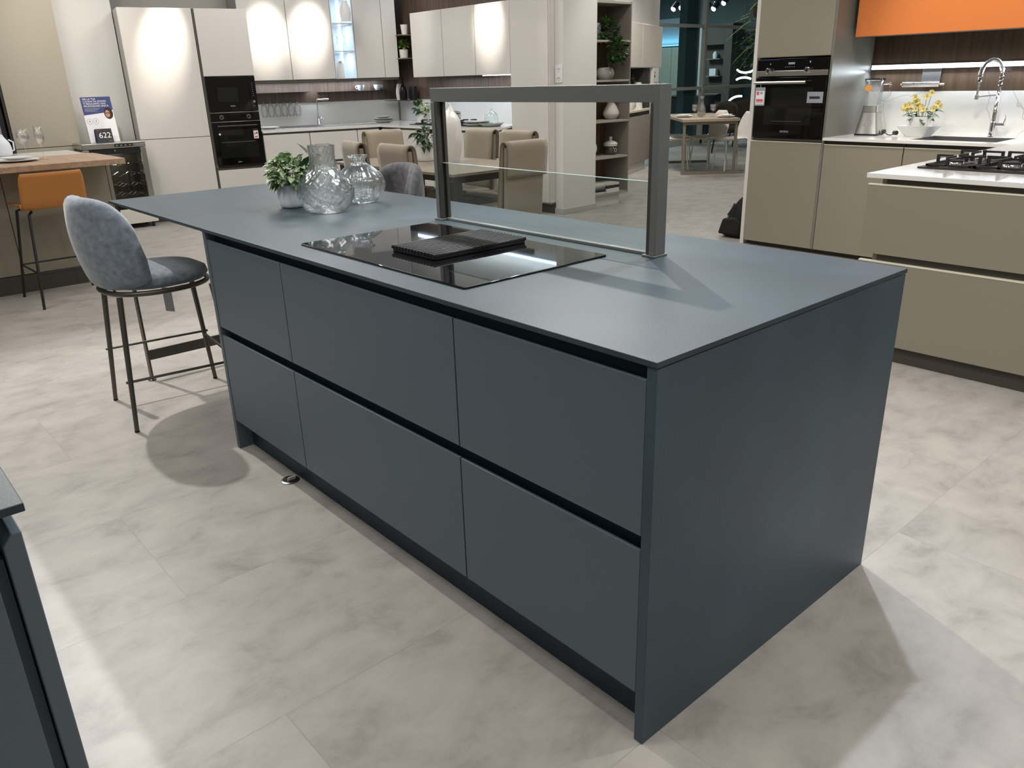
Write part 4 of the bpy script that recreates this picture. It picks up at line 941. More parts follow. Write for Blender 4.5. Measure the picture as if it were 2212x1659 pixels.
spots = [((-4.04, 2.40, 0), R(-2), 'beige dining chair on the near side of the table, right of the ribbed vase'),
         ((-4.57, 2.40, 0), R(-13), 'beige dining chair on the near table side, directly behind the two glass vases'),
         ((-3.76, 2.85, 0), R(92), 'beige dining chair at the right table end, seen through the hood frame'),
         ((-4.91, 3.36, 0), R(178), 'beige dining chair on the far side of the table, behind the twisted white vase'),
         ((-4.40, 3.36, 0), R(180), 'beige dining chair on the far side of the table, nearest the right end'),
         ((-5.41, 3.08, 0), R(-88), 'beige dining chair at the far left end of the table')]
for i, (l_, r_, lb) in enumerate(spots):
    c_ = ch if i == 0 else dup(ch)
    c_.location = l_; c_.rotation_euler = (0, 0, r_); c_['label'] = lb
tv = T('twisted_vase', 'tall white faceted twisted vase on the dining table', 'vase', (-4.60, 3.04, 0.7505))
rows = []
for k in range(15):
    z = 0.43*k/14; s = k/14; r_ = 0.078+0.055*sin(pi*min(1, s*0.95))-0.012*s; tw = s*1.7
    if s > 0.78: r_ *= 1-0.75*((s-0.78)/0.22)**1.3
    rows.append([(r_*(1+0.10*cos(2*(a+tw)))*cos(a), 0.8*r_*(1+0.10*cos(2*(a+tw)))*sin(a), z+(0.03*cos(a-1) if s > 0.95 else 0)) for a in [2*pi*j/8+tw*0.5 for j in range(8)]])
m = M(); m.grid(rows, closed_v=True); m.add(rows[0], [tuple(range(8))]); m.add(rows[-1], [tuple(range(8))]); m.build('body', 'ceramic', tv, bevel=0.004, seg=3)
pl = T('potted_plant', 'dark leaved plant in a white pot on the dining table', 'potted plant', (-4.90, 2.99, 0.7505))
M().lathe(smooth_prof([(0.001, 0), (0.06, 0.0), (0.072, 0.012), (0.078, 0.05), (0.082, 0.14)], 4)+[(0.076, 0.14), (0.074, 0.12), (0.001, 0.12)], 36).build('pot', 'ceramic', pl, smooth=True)
leaf_mesh(46, (0, 0, 0.20), (0.075, 0.075, 0.07), 0.09, 0.042, 31, 0.5).build('foliage', 'leaf_dark', pl, smooth=True)
st = M()
for k in range(9):
    a = k*2.2; st.tube([(0.01*cos(a), 0.01*sin(a), 0.12), (0.03*cos(a), 0.03*sin(a), 0.19), (0.06*cos(a), 0.06*sin(a), 0.24)], 0.003, 5)
st.build('stem', 'leaf_dark', pl)
# ================================================================== TAUPE KITCHEN, RIGHT
tc_ = T('tall_cabinet', 'taupe tall cabinet holding the black oven with round knobs', 'tall cabinet', (-2.975, 4.905, 0))
W2 = 0.645
M().box(0, 0.022, 0.04, 0.018, 0.64, 2.60).box(W2-0.018, 0.0, 0.04, W2, 0.64, 2.60).box(0.018, 0.60, 0.04, W2-0.018, 0.64, 2.60).box(0.018, 0.022, 1.482, W2-0.018, 0.60, 2.60).box(0.018, 0.022, 0.04, W2-0.018, 0.60, 0.862).build('body', 'taupe_side', tc_)
box('door', 'taupe', tc_, 0.002, 0.0, 1.486, W2-0.020, 0.02, 2.60); box('door', 'taupe', tc_, 0.002, 0.0, 0.04, W2-0.020, 0.02, 0.853)
box('lit_edge_strip', 'lit_edge_pale_top', tc_, 0.002, -0.001, 0.8535, W2-0.020, 0.02, 0.860, bevel=0)  # pale strip paints the spotlight caught by the door's top edge
box('plinth', 'taupe_dark', tc_, 0.03, 0.06, 0, W2, 0.6, 0.0395)
ov = T('oven', 'black built-in oven with chrome knobs and hanging price tag in the taupe cabinet', 'oven', (-2.95, 4.905, 0.866))
box('body', 'black', ov, 0.0, 0.01, 0.004, 0.595, 0.50, 0.606)
box('control_panel', 'black_glass', ov, 0.0, -0.018, 0.522, 0.598, 0.008, 0.608); box('steel_band', 'steel', ov, 0.0, -0.020, 0.482, 0.598, 0.006, 0.521)
box('door', 'black_glass', ov, 0.0, -0.020, 0.022, 0.598, 0.006, 0.472); box('base_trim', 'dark_leg', ov, 0.0, -0.010, 0.0, 0.598, 0.008, 0.019)
box('window', 'fridge_glass', ov, 0.09, -0.0215, 0.12, 0.50, -0.0202, 0.40, bevel=0)
box('blue_film', 'navy_print', ov, 0.004, -0.0188, 0.600, 0.19, -0.0182, 0.604, bevel=0)
for x in (0.115, 0.445):
    k_ = M().lathe([(0.024, 0), (0.026, 0.004), (0.022, 0.028), (0.012, 0.030), (0.001, 0.030)], 28).build('knob', 'chrome', ov, (x, -0.0205, 0.521), smooth=True); k_.rotation_euler = (pi/2, 0, 0)
    M().lathe([(0.001, 0.0306), (0.012, 0.0306), (0.012, 0.032), (0.001, 0.033)], 20).build('knob_face', 'black', k_, smooth=True)
    dk = M()
    for j in range(9):
        a = 2*pi*j/9; dk.lathe([(0.0022, 0), (0.0022, 0.0306)], 6, (0.0165*cos(a), 0.0165*sin(a), 0))
    dk.build('dot', 'black', k_)
mk = M().box(0.27, -0.0186, 0.565, 0.325, -0.0182, 0.580)
for j in range(5): mk.box(0.245+j*0.018, -0.0186, 0.545, 0.252+j*0.018, -0.0182, 0.549)
mk.box(0.112, -0.0186, 0.566, 0.120, -0.0182, 0.576).box(0.447, -0.0186, 0.572, 0.457, -0.0182, 0.586)
mk.build('symbols', 'grey_print', ov)
hn = M().tube([(0.015, -0.062, 0.435), (0.455, -0.062, 0.435)], 0.0115, 14)
hn.box(0.04, -0.062, 0.429, 0.055, -0.0205, 0.441).box(0.42, -0.062, 0.429, 0.435, -0.0205, 0.441)
hn.build('handle', 'steel', ov, smooth=True)
text('lettering', 'SIEMENS', 'paper_grey', ov, (0.285, -0.0206, 0.070), 0.020)
pt = M().prism_y(rrect(0.03, 0.265, 0.118, 0.402, 0.006), -0.0665, -0.0645).build('price_tag', 'grey_print', ov)
box('card', 'paper', pt, 0.037, -0.0672, 0.275, 0.111, -0.0667, 0.375, bevel=0)
box('print', 'red_print', pt, 0.043, -0.0678, 0.345, 0.066, -0.0674, 0.370, bevel=0); box('print', 'grey_print', pt, 0.075, -0.0678, 0.352, 0.096, -0.0674, 0.368, bevel=0)
box('print', 'red_print', pt, 0.043, -0.0678, 0.295, 0.103, -0.0674, 0.315, bevel=0); box('print', 'navy_print', pt, 0.043, -0.0678, 0.285, 0.103, -0.0674, 0.288, bevel=0)
box('string', 'paper', pt, 0.072, -0.0655, 0.402, 0.074, -0.0650, 0.424, bevel=0)
box('notice_paper', 'grey_print', ov, 0.455, -0.0222, 0.285, 0.585, -0.0206, 0.365, bevel=0); box('notice_print', 'dark_print', ov, 0.475, -0.0230, 0.315, 0.560, -0.0224, 0.332, bevel=0)
box('rack_rail', 'steel', ov, 0.16, -0.0222, 0.147, 0.42, -0.0216, 0.149, bevel=0)
for i, (x0, x1, lb) in enumerate([(-2.328, -1.722, 'taupe base cabinet directly right of the oven tower'), (-1.718, -1.12, 'taupe base cabinet under the sink, second from the oven tower'), (-1.116, -0.5, 'taupe base cabinet partly behind the gas hob of the peninsula')]):
    t = T('base_cabinet', lb, 'base cabinet', (x0, 4.905, 0)); w_ = x1-x0
    box('body', 'taupe_side', t, 0.001, 0.022, 0.04, w_-0.001, 0.60, 0.735 if i == 1 else 0.845); box('door', 'taupe', t, 0.002, 0, 0.04, w_-0.002, 0.02, 0.846)
    box('lit_edge_strip', 'lit_edge_pale_top', t, 0.002, -0.001, 0.8465, w_-0.002, 0.021, 0.8518, bevel=0)  # door-top highlight painted as a pale strip
    box('gola_profile', 'taupe_dark', t, 0, 0.03, 0.852, w_, 0.09, 0.878, bevel=0); box('plinth', 'taupe_dark', t, 0.0, 0.06, 0, w_, 0.6, 0.0395)
wt = T('kitchen_worktop', 'white marble-look worktop and splashback with an inset sink between the oven tower and peninsula', 'worktop', (0, 0, 0))
m = M(); m.box(-2.332, 4.885, 0.880, -1.74, 5.545, 0.900).box(-1.16, 4.885, 0.880, -0.4, 5.545, 0.900).box(-1.74, 4.885, 0.880, -1.16, 5.01, 0.900).box(-1.74, 5.43, 0.880, -1.16, 5.545, 0.900)
m.build('slab', 'stone_white', wt)
box('splashback', 'marble', wt, -2.326, 5.525, 0.9005, 3.0, 5.555, 1.212, bevel=0)
sk = T('kitchen_sink', 'brushed steel sink basin sunk into the white worktop below the spring tap', 'sink', (-1.74, 5.01, 0.90))
m = M().box(0.0, 0.0, -0.16, 0.58, 0.42, -0.155).box(0.0, 0.0, -0.155, 0.012, 0.42, -0.002).box(0.568, 0.0, -0.155, 0.58, 0.42, -0.002).box(0.012, 0.0, -0.155, 0.568, 0.012, -0.002).box(0.012, 0.408, -0.155, 0.568, 0.42, -0.002)
m.build('basin', 'sink_steel', sk)
struct(M().box(-2.326, 5.53, 1.2135, 3.0, 5.555, 2.4).build('trim_3', 'wood_brown'))
lt = T('led_profile', 'long glowing white light strip across the brown wood backsplash', 'light', (-2.32, 5.505, 1.375))
box('housing', 'steel', lt, 0, 0.008, -0.003, 3.8, 0.024, 0.033, bevel=0.001); box('diffuser', 'led_white', lt, 0.004, 0.0, 0.0, 3.8, 0.0075, 0.030, bevel=0)
area('led_glow', (-1.2, 5.48, 1.36), 2.2, 9, COOL, (R(-20), 0, 0), 0.02)
for i, (x0, x1, lb) in enumerate([(-2.287, -0.90, 'wide orange wall cabinet at the top right, nearest the taupe oven tower'), (-0.897, 0.3, 'orange wall cabinet cut off by the upper right corner of the photo')]):
    t = T('wall_cabinet', lb, 'wall cabinet', (x0, 5.12, 0)); w_ = x1-x0
    box('body', 'taupe_side', t, 0.0, 0.022, 1.612, w_-0.001, 0.40, 2.30); box('door', 'orange', t, 0.0, 0, 1.606, w_-0.002, 0.02, 2.30)
# rail with roll holder
rh = T('roll_holder', 'chrome paper roll holder hanging from the light strip by a grey metal plate', 'roll holder', (-1.90, 5.49, 1.262))
box('back_plate', 'sink_steel', rh, -0.02, 0.015, 0.0, 0.115, 0.020, 0.112, bevel=0.001)
M().tube([(-0.14, -0.02, 0), (0.13, -0.02, 0)], 0.018, 20).build('roll_cover', 'chrome', rh, smooth=True)
M().tube([(-0.155, -0.02, 0), (-0.14, -0.02, 0)], 0.007, 10).tube([(0.13, -0.02, 0), (0.165, -0.02, 0)], 0.007, 10).build('end_knob', 'chrome', rh, smooth=True)
# blender
bl = T('countertop_blender', 'steel countertop blender with a square glass jug and an orange sticker', 'blender', (-2.175, 5.30, 0.9005), R(8))
def frus(levels, m=None, r=0.018):
    m = m or M(); rows = []
    for (hw, hd_, z) in levels:
        rows.append([(x, y, z) for x, y in rrect(-hw, -hd_, hw, hd_, min(r, hw*0.4), 3)])
    m.grid(rows, closed_v=True); n = len(rows[0]); m.add(rows[0], [tuple(range(n))]); m.add(rows[-1], [tuple(range(n))]); return m
frus([(0.088, 0.085, 0), (0.090, 0.087, 0.012)]).build('foot', 'black', bl, smooth=True)
frus([(0.087, 0.083, 0.0125), (0.072, 0.070, 0.09), (0.060, 0.060, 0.168)]).build('motor_base', 'steel', bl, smooth=True)
frus([(0.060, 0.060, 0.170), (0.056, 0.056, 0.218)]).build('collar', 'steel', bl, smooth=True)
kp = M()
for i in range(3):
    for j in range(2): kp.obox((-0.022+i*0.022, -0.0735-0.0+0.0045*j, 0.078+j*0.022), (1, 0, 0), (0, 1, 0), (0, 0.16, 1), 0.009, 0.0015, 0.009)
kp.build('keypad', 'grey_print', bl)
jug = [(0.050, 0.050, 0.221), (0.054, 0.054, 0.30), (0.062, 0.062, 0.395)]
jg = M(); rows = [[(x, y, z) for x, y in rrect(-a, -b, a, b, 0.02, 4)] for a, b, z in jug]+[[(x, y, z) for x, y in rrect(-a+0.005, -b+0.005, a-0.005, b-0.005, 0.018, 4)] for a, b, z in jug[::-1]]
jg.grid(rows, closed_v=True).build('jug', 'clear_glass', bl, smooth=True, angle=180)
hb = M().tube([(0.062, 0, 0.375), (0.105, 0, 0.378), (0.118, 0, 0.36), (0.116, 0, 0.30), (0.10, 0, 0.275), (0.056, 0, 0.255)], 0.009, 10).build('handle', 'clear_glass', bl, smooth=True)
frus([(0.060, 0.060, 0.396), (0.064, 0.064, 0.402), (0.062, 0.062, 0.412)]).build('lid', 'smoke_glass', bl, smooth=True)
M().lathe([(0.001, 0), (0.024, 0), (0.024, 0.001)], 24).build('sticker', 'orange_label', bl, (-0.025, -0.0625, 0.345)).rotation_euler = (pi/2, 0, 0)
cb = tag(M().tube([(-2.07, 5.33, 0.925), (-2.05, 5.31, 0.918), (-2.03, 5.30, 0.907), (-2.00, 5.29, 0.9045), (-1.98, 5.28, 0.91), (-1.965, 5.28, 0.922)], 0.004, 8).tube([(-1.972, 5.28, 0.9225), (-1.945, 5.27, 0.9235)], 0.016, 12).tube([(-2.085, 5.335, 0.925), (-2.066, 5.33, 0.926)], 0.017, 12).build('power_cable', 'dark_leg', None, smooth=True), 'short dark power cable with its plug lying beside the blender', 'cable')
# bowl and flowers
bw = T('serving_bowl', 'white square dish with flared rim on the worktop under the roll holder', 'bowl', (-1.80, 5.30, 0.9003))
rows = [[(x, y, z) for x, y in rrect(-a, -a*0.8, a, a*0.8, a*0.25, 4)] for a, z in ((0.075, 0), (0.078, 0.006), (0.11, 0.045), (0.135, 0.078), (0.130, 0.078), (0.104, 0.048), (0.072, 0.012))]
m = M(); m.grid(rows, closed_v=True); n = len(rows[0]); m.add(rows[0], [tuple(range(n))]); m.add(rows[-1], [tuple(range(n))]); m.build('dish', 'ceramic', bw, smooth=True, angle=50)
fl = T('flower_pot', 'white pot of yellow and pink artificial flowers standing in the square dish', 'flower pot', (-1.79, 5.30, 0.914))
rows = [[(x, y, z) for x, y in rrect(-a, -a*0.75, a, a*0.75, a*0.3, 4)] for a, z in ((0.058, 0), (0.068, 0.05), (0.083, 0.128), (0.078, 0.128), (0.066, 0.06))]
m = M(); m.grid(rows, closed_v=True); m.add(rows[0], [tuple(range(n))]); m.add(rows[-1], [tuple(range(n))]); m.build('pot', 'ceramic', fl, smooth=True, angle=50)
leaf_mesh(26, (0.01, 0, 0.14), (0.10, 0.05, 0.04), 0.07, 0.035, 41, 0.4).build('foliage', 'leaf', fl, smooth=True)
rd = random.Random(5); fm = M(); fc_ = M(); stm = M()
for k in range(20):
    x = rd.uniform(-0.12, 0.12); z = 0.17+rd.uniform(0, 0.12)*(1-abs(x-0.02)/0.18)+0.0; y = rd.uniform(-0.06, 0.05)
    if k == 0: x, y, z = 0.055, -0.02, 0.295
    if k == 1: x, y, z = -0.06, -0.02, 0.265
    if k == 2: x, y, z = -0.13, -0.02, 0.185
    for p_ in range(5):
        a = 2*pi*p_/5+k; d = Vector((cos(a), -0.45, sin(a))).normalized(); s = d.cross(Vector((0, -1, 0))).normalized(); c0 = Vector((x, y, z))
        fm.grid([[c0+d*0.023*t-s*0.013*w_, c0+d*0.023*t+Vector((0, -0.003, 0)), c0+d*0.023*t+s*0.013*w_] for t, w_ in ((0.05, 0.3), (0.5, 1), (1, 0.6))])
    fc_.lathe([(0.001, -0.004), (0.005, 0), (0.001, 0.004)], 8, (x, y-0.006, z))
    stm.tube([(x*0.25, y*0.3, 0.07), (x*0.7, y*0.8, z*0.7), (x, y, z)], 0.0016, 5)
fm.build('blossom', 'flower_yellow', fl, smooth=True); fc_.build('flower_centre', 'flower_pink', fl); stm.build('stem', 'stem', fl)
# spring tap
tp = T('kitchen_tap', 'tall chrome spring-neck tap behind the steel sink', 'tap', (-1.355, 5.47, 0.9003))
M().lathe([(0.001, 0), (0.026, 0), (0.026, 0.008), (0.022, 0.012), (0.022, 0.10), (0.017, 0.105), (0.017, 0.26), (0.013, 0.265), (0.013, 0.34), (0.001, 0.34)], 24).build('column', 'chrome', tp, smooth=True)
arc = []
for k in range(25):
    a = pi*k/24; arc.append((-0.065+0.065*cos(a), -0.03*(1-cos(a))*0.5-0.0, 0.42+0.10*sin(a)))
path = [(0, 0, 0.34), (0, 0, 0.38)]+arc+[(-0.13, -0.03, 0.37)]
M().tube(path, 0.007, 8).build('hose', 'dark_leg', tp, smooth=True)
coil = []; N = 520
def plen(u):
    f = u*(len(path)-1); i = min(int(f), len(path)-2); p0, p1 = Vector(path[i]), Vector(path[i+1]); return p0.lerp(p1, f-i), (p1-p0).normalized()
for k in range(N):
    p0, t_ = plen(k/(N-1)); e1 = Vector((0, 1, 0)); e2 = t_.cross(e1).normalized(); a = k*2*pi/12.5
    coil.append(p0+0.0135*(cos(a)*e1+sin(a)*e2))
M().tube(coil, 0.0022, 5).build('spring', 'chrome', tp, smooth=True)
M().lathe([(0.001, 0), (0.015, 0), (0.015, 0.028), (0.008, 0.032), (0.008, 0.09), (0.014, 0.092), (0.014, 0.115), (0.001, 0.115)], 18, (-0.13, -0.03, 0.255)).build('spray_head', 'chrome', tp, smooth=True)
M().tube([(0, 0, 0.285), (-0.13, -0.03, 0.272)], 0.005, 8).build('arm', 'chrome', tp, smooth=True)
M().tube([(0.02, 0, 0.085), (0.075, 0, 0.085)], 0.014, 14).tube([(0.068, 0, 0.09), (0.085, -0.02, 0.14), (0.082, -0.03, 0.155)], 0.0075, 10).build('lever', 'chrome', tp, smooth=True)

# ================================================================== PENINSULA
pe = T('kitchen_peninsula', 'taupe kitchen peninsula with wide drawers and a white marble-look top at the right edge', 'kitchen peninsula', (-0.97, 2.79, 0))
box('carcass', 'taupe_dark', pe, 0.085, 0.035, 0.085, 3.6, 2.04, 0.892)
box('side_panel', 'taupe', pe, 0.062, 0.04, 0.085, 0.084, 2.04, 0.892)
box('plinth', 'taupe_dark', pe, 0.10, 0.04, 0, 3.6, 2.0, 0.084)
for (z0, z1) in ((0.534, 0.862), (0.085, 0.494)):
    d = box('drawer', 'taupe', pe, 0.008, 0.010, z0, 3.6, 0.032, z1, bevel=0.0012)
    box('lit_edge_strip', 'lit_edge_pale_top', d, 0.008, 0.0085, z1+0.0003, 3.6, 0.0325, z1+0.006, bevel=0)  # light along each drawer's top edge painted as a strip
m = M().box(0, 0, 0.895, 3.6, 2.085, 0.917).build('worktop', 'stone_white', pe, bevel=0.0012)
bs = [(-0.365, -0.10, 0.034), (-0.36, 0.20, 0.030), (-0.13, -0.06, 0.045), (-0.13, 0.22, 0.036), (0.20, 0.05, 0.05), (0.36, 0.0, 0.03)]
h = gas_hob('black gas hob with heavy iron grates and steel burners on the peninsula', (-0.385, 3.37, 0.9172), 0, 0.98, 0.54, bs, 'black')
grate(h, -0.455, -0.22, -0.26, 0.24, bs[:2]); grate(h, -0.235, -0.22, 0.0, 0.24, bs[2:4]); grate(h, 0.05, -0.22, 0.42, 0.24, bs[4:])

# backpack leaning on the partition end
bp = T('backpack', 'black fabric backpack slumped on the floor against the partition end', 'backpack', (-3.185, 5.20, 0))
m = M(); rd = random.Random(3); rows = []
prof = [(0.02, 0.10, 0.05), (0.0, 0.155, 0.13), (0.03, 0.16, 0.14), (0.08, 0.15, 0.14), (0.14, 0.13, 0.125), (0.20, 0.125, 0.115), (0.26, 0.10, 0.10), (0.32, 0.085, 0.085), (0.37, 0.06, 0.06), (0.395, 0.03, 0.03)]
zs_ = [0.0, 0.004, 0.03, 0.09, 0.16, 0.22, 0.28, 0.33, 0.375, 0.395]
for (q_, a_, b_), z in zip(prof, zs_):
    xs = 0.155-a_
    rows.append([(xs+a_*0.98*math.copysign(abs(cos(t))**0.7, cos(t))-0.008+rd.uniform(-.003, .003), b_*math.copysign(abs(sin(t))**0.7, sin(t))+rd.uniform(-.004, .004), z) for t in [2*pi*k/20 for k in range(20)]])
m.grid(rows, closed_v=True); m.add(rows[0], [tuple(range(20))]); m.add(rows[-1], [tuple(range(20))]); m.build('bag', 'black_matte', bp, smooth=True, sub=1)
m = M().prism_y([(-0.145, 0.03), (0.08, 0.03), (0.09, 0.15), (0.03, 0.19), (-0.10, 0.17)], -0.165, -0.115).build('front_pocket', 'black_matte', bp, bevel=0.02, seg=3)
M().tube([(-0.02, -0.10, 0.30), (-0.03, -0.13, 0.25), (-0.05, -0.155, 0.2)], 0.008, 6).build('strap', 'black', bp, smooth=True)
box('zip_pull', 'steel', bp, -0.045, -0.172, 0.175, -0.038, -0.167, 0.195, bevel=0)

# ================================================================== OPEN SHELF UNIT BEHIND THE PILLAR
su = T('shelf_unit', 'tall open shelf unit with dark wood back and taupe sides right of the white pillar', 'shelf unit', (-5.33, 5.555, 0), R(90))
SW = 0.575
for (x0, x1) in ((0.0, 0.012), (SW-0.014, SW)): box('side_panel', 'greige_dark', su, x0, 0.0, 0.12, x1, 0.36, 2.12)
box('back_panel', 'wood_shelf', su, 0.013, 0.345, 0.12, SW-0.015, 0.36, 2.12, bevel=0)
for z in (0.12, 0.520, 0.905, 1.325, 1.72, 2.095): box('shelf', 'shelf_edge', su, 0.013, 0.001, z, SW-0.015, 0.344, z+0.022)
box('plinth', 'cream', su, 0.0, 0.03, 0, 0.46, 0.34, 0.1195)
def SH(x, y): return (-5.33-y, 5.555+x)     # shelf local -> world
def sitem(prof, x, y, z, name, m, label, cat, n=32, **k):
    q = SH(x, y); return tag(M().lathe(prof, n).build(name, m, None, (q[0], q[1], z+0.0005), smooth=True, **k), label, cat)
q = SH(0.12, 0.2); tag(M().box(-0.09, -0.085, 0, 0.09, 0.085, 0.17).build('storage_box', 'grey_print', None, (q[0], q[1], 1.7425), R(90), bevel=0.004), 'pale grey box behind the trailing plant on the shelf unit', 'box')
hp = T('trailing_plant', 'bushy green round-leaved plant trailing over the edge of the shelf unit', 'potted plant', (*SH(0.29, 0.11), 1.7425))
M().lathe([(0.001, 0), (0.045, 0), (0.06, 0.09), (0.055, 0.09), (0.001, 0.08)], 24).build('pot', 'dark_leg', hp, smooth=True)
leaf_mesh(230, (0.0, 0.0, 0.10), (0.13, 0.15, 0.12), 0.045, 0.042, 51, 0.2, True).build('foliage', 'leaf_round', hp, smooth=True)
leaf_mesh(190, (0.155, 0.015, -0.12), (0.055, 0.135, 0.15), 0.045, 0.042, 52, 0.2, True).build('trailing_foliage', 'leaf_round', hp, smooth=True)
q = SH(0.035, 0.16); tag(M().box(-0.018, -0.13, 0, 0.018, 0.11, 0.215).build('folder', 'ceramic', None, (q[0], q[1], 1.3478), R(90), bevel=0.002), 'white upright folder at the left side of the shelf unit', 'folder')
sitem(smooth_prof([(0.001, 0), (0.06, 0.0), (0.09, 0.03), (0.10, 0.065), (0.085, 0.11), (0.055, 0.125), (0.05, 0.12), (0.001, 0.11)], 4), 0.345, 0.17, 1.347, 'vase', 'ceramic_matte', 'squat round matt vase on the shelf unit below the trailing plant', 'vase')
sitem([(0.001, 0.0), (0.038, 0), (0.040, 0.01), (0.034, 0.09), (0.026, 0.14), (0.036, 0.21), (0.034, 0.21), (0.024, 0.14), (0.031, 0.09), (0.036, 0.012), (0.001, 0.012)], 0.50, 0.25, 1.347, 'glass_vase', 'thin_glass', 'slim clear glass vase on the shelf unit beside the squat vase', 'vase', angle=180)
sitem(smooth_prof([(0.001, 0), (0.05, 0.0), (0.088, 0.04), (0.090, 0.075), (0.06, 0.14), (0.025, 0.19), (0.012, 0.20), (0.001, 0.20)], 5), 0.475, 0.19, 0.927, 'vase', 'ceramic_matte', 'pale drop-shaped vase on the shelf unit behind the hood frame', 'vase')
sitem(smooth_prof([(0.001, 0), (0.06, 0.0), (0.10, 0.08), (0.085, 0.15), (0.04, 0.22), (0.001, 0.225)], 5), 0.06, 0.15, 0.542, 'vase', 'ceramic', 'large white vase partly hidden by the pillar, beside the lidded jar', 'vase')
jr = T('lidded_jar', 'glass jar with a white ceramic lid on the shelf unit', 'jar', (*SH(0.455, 0.17), 0.5425))
M().lathe([(0.001, 0.0), (0.072, 0), (0.076, 0.01), (0.072, 0.095), (0.069, 0.095), (0.072, 0.012), (0.001, 0.010)], 32).build('jar', 'clear_glass', jr, smooth=True, angle=180)
M().lathe([(0.001, 0.096), (0.078, 0.096), (0.080, 0.115), (0.084, 0.120), (0.06, 0.142), (0.018, 0.155), (0.012, 0.165), (0.02, 0.18), (0.016, 0.195), (0.001, 0.20)], 32).build('lid', 'ceramic', jr, smooth=True)
M().tube([(0.074+0.004, 0.018*cos(a), 0.055+0.02*sin(a)) for a in [2*pi*k/16 for k in range(16)]], 0.002, 6, True).build('emblem', 'paper', jr, smooth=True)
z = 0.1428
bk = [('book_cream', 0.022), ('black', 0.028), ('book_mauve', 0.022), ('book_olive', 0.020), ('ceramic', 0.022)]
nm = ['cream book at the bottom of the left stack on the lowest shelf', 'black book second from the bottom of the left stack', 'mauve book in the middle of the left stack', 'olive book second from the top of the left stack', 'white book on top of the left stack on the lowest shelf']
for i, ((mm, th), lb) in enumerate(zip(bk, nm)):
    q = SH(0.10+0.006*(i % 2), 0.12+0.005*(i % 3)); o = M().box(-0.10, -0.115, 0, 0.10, 0.12, th).build('book', mm, None, (q[0], q[1], z), R(90+[2, -3, 1, 4, -2][i]), bevel=0.002); tag(o, lb, 'book', 'books lying in stacks on the lowest shelf'); z += th+0.0004
z = 0.1428
for i, (mm, th, lb) in enumerate([('ceramic', 0.048, 'thick white book at the bottom of the right stack on the lowest shelf'), ('dark_print', 0.032, 'dark book in the middle of the right stack on the lowest shelf'), ('book_cream', 0.028, 'cream book on top of the right stack on the lowest shelf')]):
    q = SH(0.33, 0.13); o = M().box(-0.105, -0.12, 0, 0.105, 0.12, th).build('book', mm, None, (q[0], q[1], z), R(90+[0, 2, -4][i]), bevel=0.002); tag(o, lb, 'book', 'books lying in stacks on the lowest shelf'); z += th+0.0004
# wall sign on the pillar
ws = T('wall_notice', 'white notice card with small print fixed on the narrow face of the pillar', 'sign', (-5.352, 5.0495, 1.335))
box('card', 'paper', ws, -0.052, -0.012, 0.0, 0.045, -0.001, 0.165, bevel=0.001)
text('lettering', 'LIKE', 'grey_print', ws, (-0.003, -0.0124, 0.128), 0.026)
pr = M().box(-0.014, -0.0128, 0.052, 0.010, -0.0122, 0.054).box(-0.045, -0.0128, 0.022, 0.038, -0.0122, 0.025); pr.build('print', 'grey_print', ws)
M().box(-0.007, -0.0128, 0.098, 0.003, -0.0122, 0.108).box(-0.030, -0.0128, 0.040, 0.024, -0.0122, 0.046).build('print', 'red_print', ws)

# ================================================================== FAR KITCHEN BEHIND THE SHELF UNIT
FRZ = R(114); FO = (-7.13, 8.23)
def FW(x, y): return (FO[0]+x*cos(FRZ)-y*sin(FRZ), FO[1]+x*sin(FRZ)+y*cos(FRZ))
def FT(name, label, cat, x=0, y=0, z=0, grp=None):
    q = FW(x, y); return T(name, label, cat, (q[0], q[1], z), FRZ, grp)
struct(M().prism([FW(-1.6, 0.62), FW(1.20, 0.62), FW(1.20, 0.74), FW(-1.6, 0.74)], 0, 1.485).build('wall_far', 'wall_paint'))
struct(M().prism([FW(-0.7, 0.40), FW(1.60, 0.40), FW(1.60, 0.74), FW(-0.7, 0.74)], 2.0865, CEIL).build('wall_far_upper', 'marble_far'))
for x0, x1, lb in ((-0.60, 0.66, 'cream wall cabinet of the far kitchen, half hidden by the shelf unit'), (0.664, 1.78, 'cream wall cabinet with one wide door in the far kitchen beside the dark window')):
    t = FT('wall_cabinet', lb, 'wall cabinet', x0, 0.02); box('body', 'cream', t, 0, 0.022, 1.495, x1-x0, 0.375, 2.08); box('door', 'cream', t, 0.002, 0, 1.492, x1-x0-0.002, 0.02, 2.085)
struct(M().prism([FW(-0.7, 0.03), FW(1.60, 0.03), FW(1.60, 0.399), FW(-0.7, 0.399)], 2.0865, CEIL).build('wall_far_bulkhead', 'marble_far'))
t = FT('base_cabinet', 'taupe base cabinet of the far kitchen under a pale worktop', 'base cabinet', -0.6, 0.0)
box('body', 'greige', t, 0, 0.022, 0.12, 1.76, 0.60, 0.80); box('door', 'greige', t, 0.0, 0, 0.13, 1.76, 0.02, 0.81); box('gola_profile', 'taupe_dark', t, 0, 0.03, 0.815, 1.75, 0.58, 0.865)
box('plinth', 'cream', t, 0, 0.03, 0, 1.60, 0.58, 0.1195); box('worktop', 'lit_edge_pale_top', t, -0.0, -0.01, 0.868, 1.78, 0.61, 0.90)
struct(M().prism([FW(-0.6, 0.27), FW(1.26, 0.27), FW(1.26, 0.305), FW(-0.6, 0.305)], 0.905, 1.485).build('trim_4', 'wood_shelf'))
t = FT('tall_cabinet', 'tall niche side panel of the far kitchen, its shade painted dark', 'panel', 0.93, 0.06); box('panel', 'dark_leg', t, 0, 0, 0.905, 0.33, 0.20, 1.485)  # dark colour stands for shade on the niche's inner side
